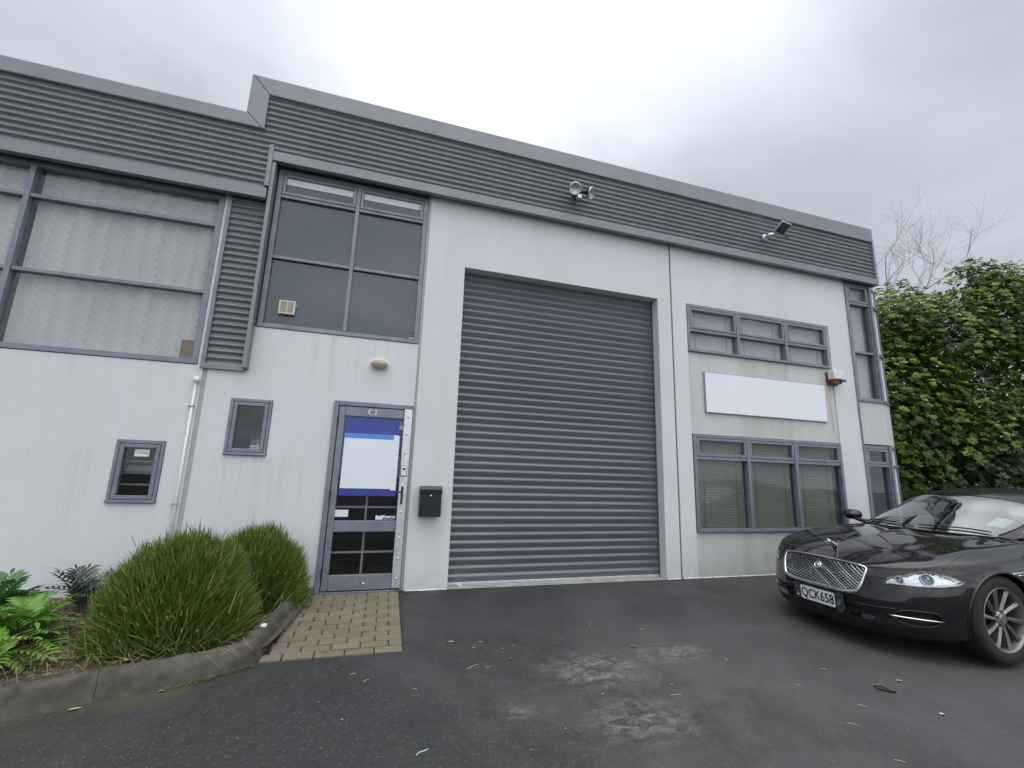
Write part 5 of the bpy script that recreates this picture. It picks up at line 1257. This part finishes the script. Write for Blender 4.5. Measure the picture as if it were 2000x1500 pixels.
# head lamps
for sg in (1, -1):
    Hm = [Vector((p.x, p.y*sg, p.z)) for p in closed(HL, 3)]; cen = sum(Hm, Vector())/len(Hm); N_ = Vector((.78, .60*sg, .15)).normalized(); n = len(Hm)
    HLO = empty('headlight', (0, 0, 0), parent=CAR)
    def patch(t_list, off, push=0., dome=0.):
        V = []
        for t in t_list:
            for q in Hm:
                b = cen+(q-cen)*t; h = BODY.ray_cast(b+N_*.3, -N_); b = h[0] if (h[0] and (h[0]-b).length < .12) else b
                V.append(b+N_*(off+dome*(1-t*t)))
        return V
    rings = [.02, .3, .6, .85, 1.0]
    V = patch(rings, -.05); V += [q-N_*.002 for q in patch([1.02], 0)]
    f = MB(); f.add(V, [(r_*n+i, r_*n+(i+1) % n, (r_+1)*n+(i+1) % n, (r_+1)*n+i) for r_ in range(5) for i in range(n)]+[tuple(range(n))]); f.build('lamp_housing', M['lamp_silver'], HLO, smooth=False)
    V = patch(rings, .003, dome=.004); f = MB(); f.add(V, [(r_*n+i, r_*n+(i+1) % n, (r_+1)*n+(i+1) % n, (r_+1)*n+i) for r_ in range(4) for i in range(n)]+[tuple(range(n))]); f.build('lamp_lens', M['lamp_lens'], HLO, smooth=True)
    for c3, r_ in (((-.192, .645, .626), .030), ((-.336, .768, .652), .042)):
        c_ = Vector((c3[0], c3[1]*sg, c3[2])); d = Vector((.93, .30*sg, .05)).normalized(); c_ = c_-N_*.034
        f = MB(); f.lathe([(r_*1.12, .030), (r_*1.12, .034), (r_*.98, .034), (r_*.98, .026)], c_, d, 26); f.build('lamp_ring', M['white_plastic'], HLO, smooth=True)
        f = MB(); f.lathe([(r_, .028), (r_*.9, .012), (r_*.62, .004)], c_, d, 26); f.build('reflector', M['lamp_silver'], HLO, smooth=True)
        f = MB(); f.lathe([(r_*.60, .004), (r_*.56, .016), (r_*.36, .026), (0, .030)], c_, d, 22); f.build('projector', M['lamp_bulb'], HLO, smooth=True)
    drl = [Vector((u_, v_*sg, w_))-N_*.012 for u_, v_, w_ in ((-.129, .583, .590), (-.178, .651, .591), (-.248, .723, .594), (-.33, .786, .598), (-.407, .83, .606), (-.496, .868, .622), (-.555, .882, .640), (-.50, .852, .668), (-.44, .82, .688))]
    MB().tube(drl, [.005]*9, 6).build('running_light', M['white_plastic'], HLO, smooth=True)
    loop_tube([q+N_*.002 for q in Hm], .0030, 'lamp_seal', 'car_trim', parent=HLO)
# shut lines
def line(pts, r_=.0024, name='shut_line', mat='car_trim', off=.0002):
    """pts in (u, v, w); refined and dropped onto the body along its normal"""
    P = [Vector(p) for p in pts]; o_ = []
    for i in range(len(P)-1):
        for k in range(6):
            t = k/6; q0 = P[max(i-1, 0)]; q1, q2 = P[i], P[i+1]; q3 = P[min(i+2, len(P)-1)]
            o_.append(.5*((2*q1)+(-q0+q2)*t+(2*q0-5*q1+4*q2-q3)*t*t+(-q0+3*q1-3*q2+q3)*t**3))
    o_.append(P[-1]); r2 = []
    for p in o_:
        h = BODY.find_nearest(p); r2.append(h[0] if h[0] else p)
    MB().tube(r2, r_, 5).build(name, M[mat], CAR, smooth=True)
fr_ = [(-.134,.548,.643),(-.142,.513,.687),(-.160,.469,.726),(-.165,.384,.738),(-.177,.221,.752),(-.190,.09,.762),(-.193,.0,.764)]
line(fr_+[(a, -b, c_) for a, b, c_ in fr_[::-1][1:]])
for sg in (1, -1):
    line([(a, b*sg, c_) for a, b, c_ in ((-.432,.805,.715),(-.482,.817,.762),(-.602,.814,.817),(-.787,.802,.862),(-1.087,.783,.903),(-1.30,.755,.93),(-1.50,.715,.955))])
    line([(a, b*sg, c_) for a, b, c_ in ((-.589,.891,.662),(-.615,.902,.654))])
    for du, name in ((-1.55, 0), (-2.77, 0), (-3.72, 1)):
        pts = [(du-(0 if not name else -.0), side_v(du, w_)*sg, w_) for w_ in (.22, .35, .5, .65, .78)]+[(du-.03, .88*sg, .90), (du-.05, .80*sg, .95)]
        if name: pts = [(du-.15*(1-abs(i-3)/3), p[1], p[2]) for i, p in enumerate(pts)]
        line(pts)
    line([(u_, side_v(u_, .21)*sg, .21) for u_ in (-1.55, -2.1, -2.77, -3.4)])
    for u_ in (-2.55, -3.55): line([(u_, sg*.93, .80), (u_-.09, sg*.93, .80), (u_-.18, sg*.93, .80)], .011, 'door_handle', 'satin_chrome')
    line([(-1.06, sg*.94, .715), (-1.15, sg*.94, .722), (-1.30, sg*.94, .73)], .006, 'fender_vent', 'chrome'); line([(-1.12, sg*.94, .70), (-1.30, sg*.94, .708)], .0045, 'fender_vent', 'chrome')
    q = [(-.232,.715*sg,.558),(-.282,.756*sg,.562),(-.268,.753*sg,.526),(-.222,.714*sg,.526),(-.232,.715*sg,.558)]
    line(q, .0012, 'washer_cover')
    line([(.0, .30*sg, .388), (-.03, .42*sg, .380), (-.07, .53*sg, .384), (-.127, .622*sg, .388)], .0035, 'bumper_crease', 'car_paint')
    # mirrors
    o = MB(); c_ = Vector((-1.75, sg*.975, 1.035))
    o.lathe([(0, -.075), (.055, -.068), (.078, -.04), (.080, .0), (.070, .05), (.045, .085), (0, .10)], (0, 0, 0), (1, 0, 0), 20); m_ = o.build('wing_mirror', M['car_paint'], CAR, smooth=True); m_.location = c_; m_.scale = (1, 1.35, .82); m_.rotation_euler = (0, 0, R(-8*sg))
    o = MB(); o.lathe([(0, -.077), (.062, -.0765), (.064, -.07)], (0, 0, 0), (1, 0, 0), 20); o = o.build('mirror_glass', M['chrome'], m_)
    MB().tube([(-1.70, sg*.74, .965), (-1.70, sg*.86, .985), (-1.71, sg*.96, 1.01)], [.03, .024, .022], 8).build('mirror_arm', M['car_trim'], CAR, smooth=True)
    # tail lamp
    V = []; nn = 0
    tl = [(.55, .90), (.78, .88), (.86, .74), (.80, .56), (.70, .58), (.66, .78)]
    for a, b in tl:
        h = BODY.ray_cast(Vector((-6, a*sg, b)), Vector((1, 0, 0))); V.append(h[0]+Vector((-.004, 0, 0)) if h[0] else Vector((-4.9, a*sg, b)))
    f = MB(); f.add(V, [tuple(range(6))]); f.build('tail_light', M['rusty_red'], CAR)
# number plate
NP = empty('number_plate', (.034, .018, .352), parent=CAR); NP.rotation_euler = (0, R(4), 0)
MB().box(-.016, -.001, -.262, .262, -.068, .072).build('plate_surround', M['plate_surround'], NP, bevel=.006)
f = MB(); f.prism([(-.016, -.068), (-.075, -.075), (-.075, .03), (-.016, .06)], 'y', .255, .262) if False else f.box(-.05, -.016, -.20, .20, -.05, .05); f.build('plate_bracket', M['car_trim'], NP)
mb = MB(); hw_, hh = .180, .0625; cs = []
for (cx_, cz_, a0) in ((hw_-.012, hh-.012, 0), (-hw_+.012, hh-.012, 90), (-hw_+.012, -hh+.012, 180), (hw_-.012, -hh+.012, 270)):
    for k in range(5): a = R(a0+k*22.5); cs.append((cx_+.012*math.cos(a), cz_+.012*math.sin(a)))
mb.prism(cs, 'x', 0, .0035); mb.build('plate_sheet', M['plate_white'], NP)
t_ = text('QCK658', .118, 'print_black', NP, (.0042, 0, -.002), name='plate_lettering', bold=.0022, sx=.80, extrude=.0004); t_.rotation_euler = (R(90), 0, R(90))
for (a, b, s__) in ((-.222, .045, .005), (-.238, .030, .005), (-.206, .028, .005), (-.221, -.012, .007)):
    f = MB(); f.prism([(a+s__*(1 if k % 2 == 0 else .42)*math.sin(2*math.pi*k/10), b+s__*(1 if k % 2 == 0 else .42)*math.cos(2*math.pi*k/10)) for k in range(10)], 'x', .0, .0012); f.build('star', M['print_white'], NP)
f = MB(); f.box(0, .0012, -.232, -.208, -.045, -.030); f.build('plate_mark', M['print_white'], NP)
f = MB(); f.prism([(.205, -.040), (.214, -.042), (.232, -.020), (.240, .012), (.243, .040), (.226, .018), (.208, .0), (.200, -.022)], 'x', .0, .0012); f.build('silver_fern', M['satin_chrome'], NP)
# leaping cat mascot
def skin(name, pts, edges, rad_, mat, parent, sub=2):
    me = bpy.data.meshes.new(name); me.from_pydata(pts, edges, []); o = link(name, me, M[mat], parent)
    m_ = o.modifiers.new('s', 'SKIN'); m_.use_smooth_shade = True
    for i, r_ in enumerate(rad_): me.skin_vertices[0].data[i].radius = (r_, r_)
    me.skin_vertices[0].data[0].use_root = True; s2 = o.modifiers.new('ss', 'SUBSURF'); s2.levels = s2.render_levels = sub; return o
pts = [(-.01, 0, .030), (.02, 0, .036), (.042, 0, .045), (.060, 0, .052), (.074, 0, .050), (.045, .006, .036), (.066, .008, .030), (.088, .008, .032), (.045, -.006, .036), (.064, -.008, .026), (.084, -.008, .027),
       (-.032, 0, .022), (-.040, .008, .012), (-.060, .009, .014), (-.080, .009, .004), (-.040, -.008, .012), (-.062, -.009, .010), (-.080, -.009, -.001), (-.055, 0, .032), (-.082, 0, .040), (-.105, 0, .036)]
ed = [(0, 1), (1, 2), (2, 3), (3, 4), (2, 5), (5, 6), (6, 7), (2, 8), (8, 9), (9, 10), (0, 11), (11, 12), (12, 13), (13, 14), (11, 15), (15, 16), (16, 17), (11, 18), (18, 19), (19, 20)]
ra = [.012, .011, .012, .008, .006, .006, .004, .0035, .006, .004, .0035, .012, .008, .005, .0035, .008, .005, .0035, .0035, .0028, .002]
hb_ = BODY.ray_cast(Vector((-.235, 0, 1.5)), Vector((0, 0, -1)))[0]
MS = empty('bonnet_mascot', tuple(hb_), parent=CAR)
o = skin('leaping_cat', pts, ed, ra, 'chrome', MS); o.location = (.0, 0, .022); o.rotation_euler = (0, R(-12), 0)
MB().tube([(-.02, 0, -.002), (.0, 0, .020), (.005, 0, .040)], [.010, .006, .007], 8).build('mascot_base', M['car_trim'], MS, smooth=True)
# wipers
for a0, a1 in ((-52, -6), (2, 50)):
    pts = [gpt(-1.36-.02*math.sin((ph-a0)/(a1-a0)*math.pi), ph)+Vector((.012, 0, .014)) for ph in np.linspace(a0, a1, 12)]
    MB().tube(pts, [.004]+[.008]*10+[.003], 6).build('wiper', M['car_trim'], CAR, smooth=True)
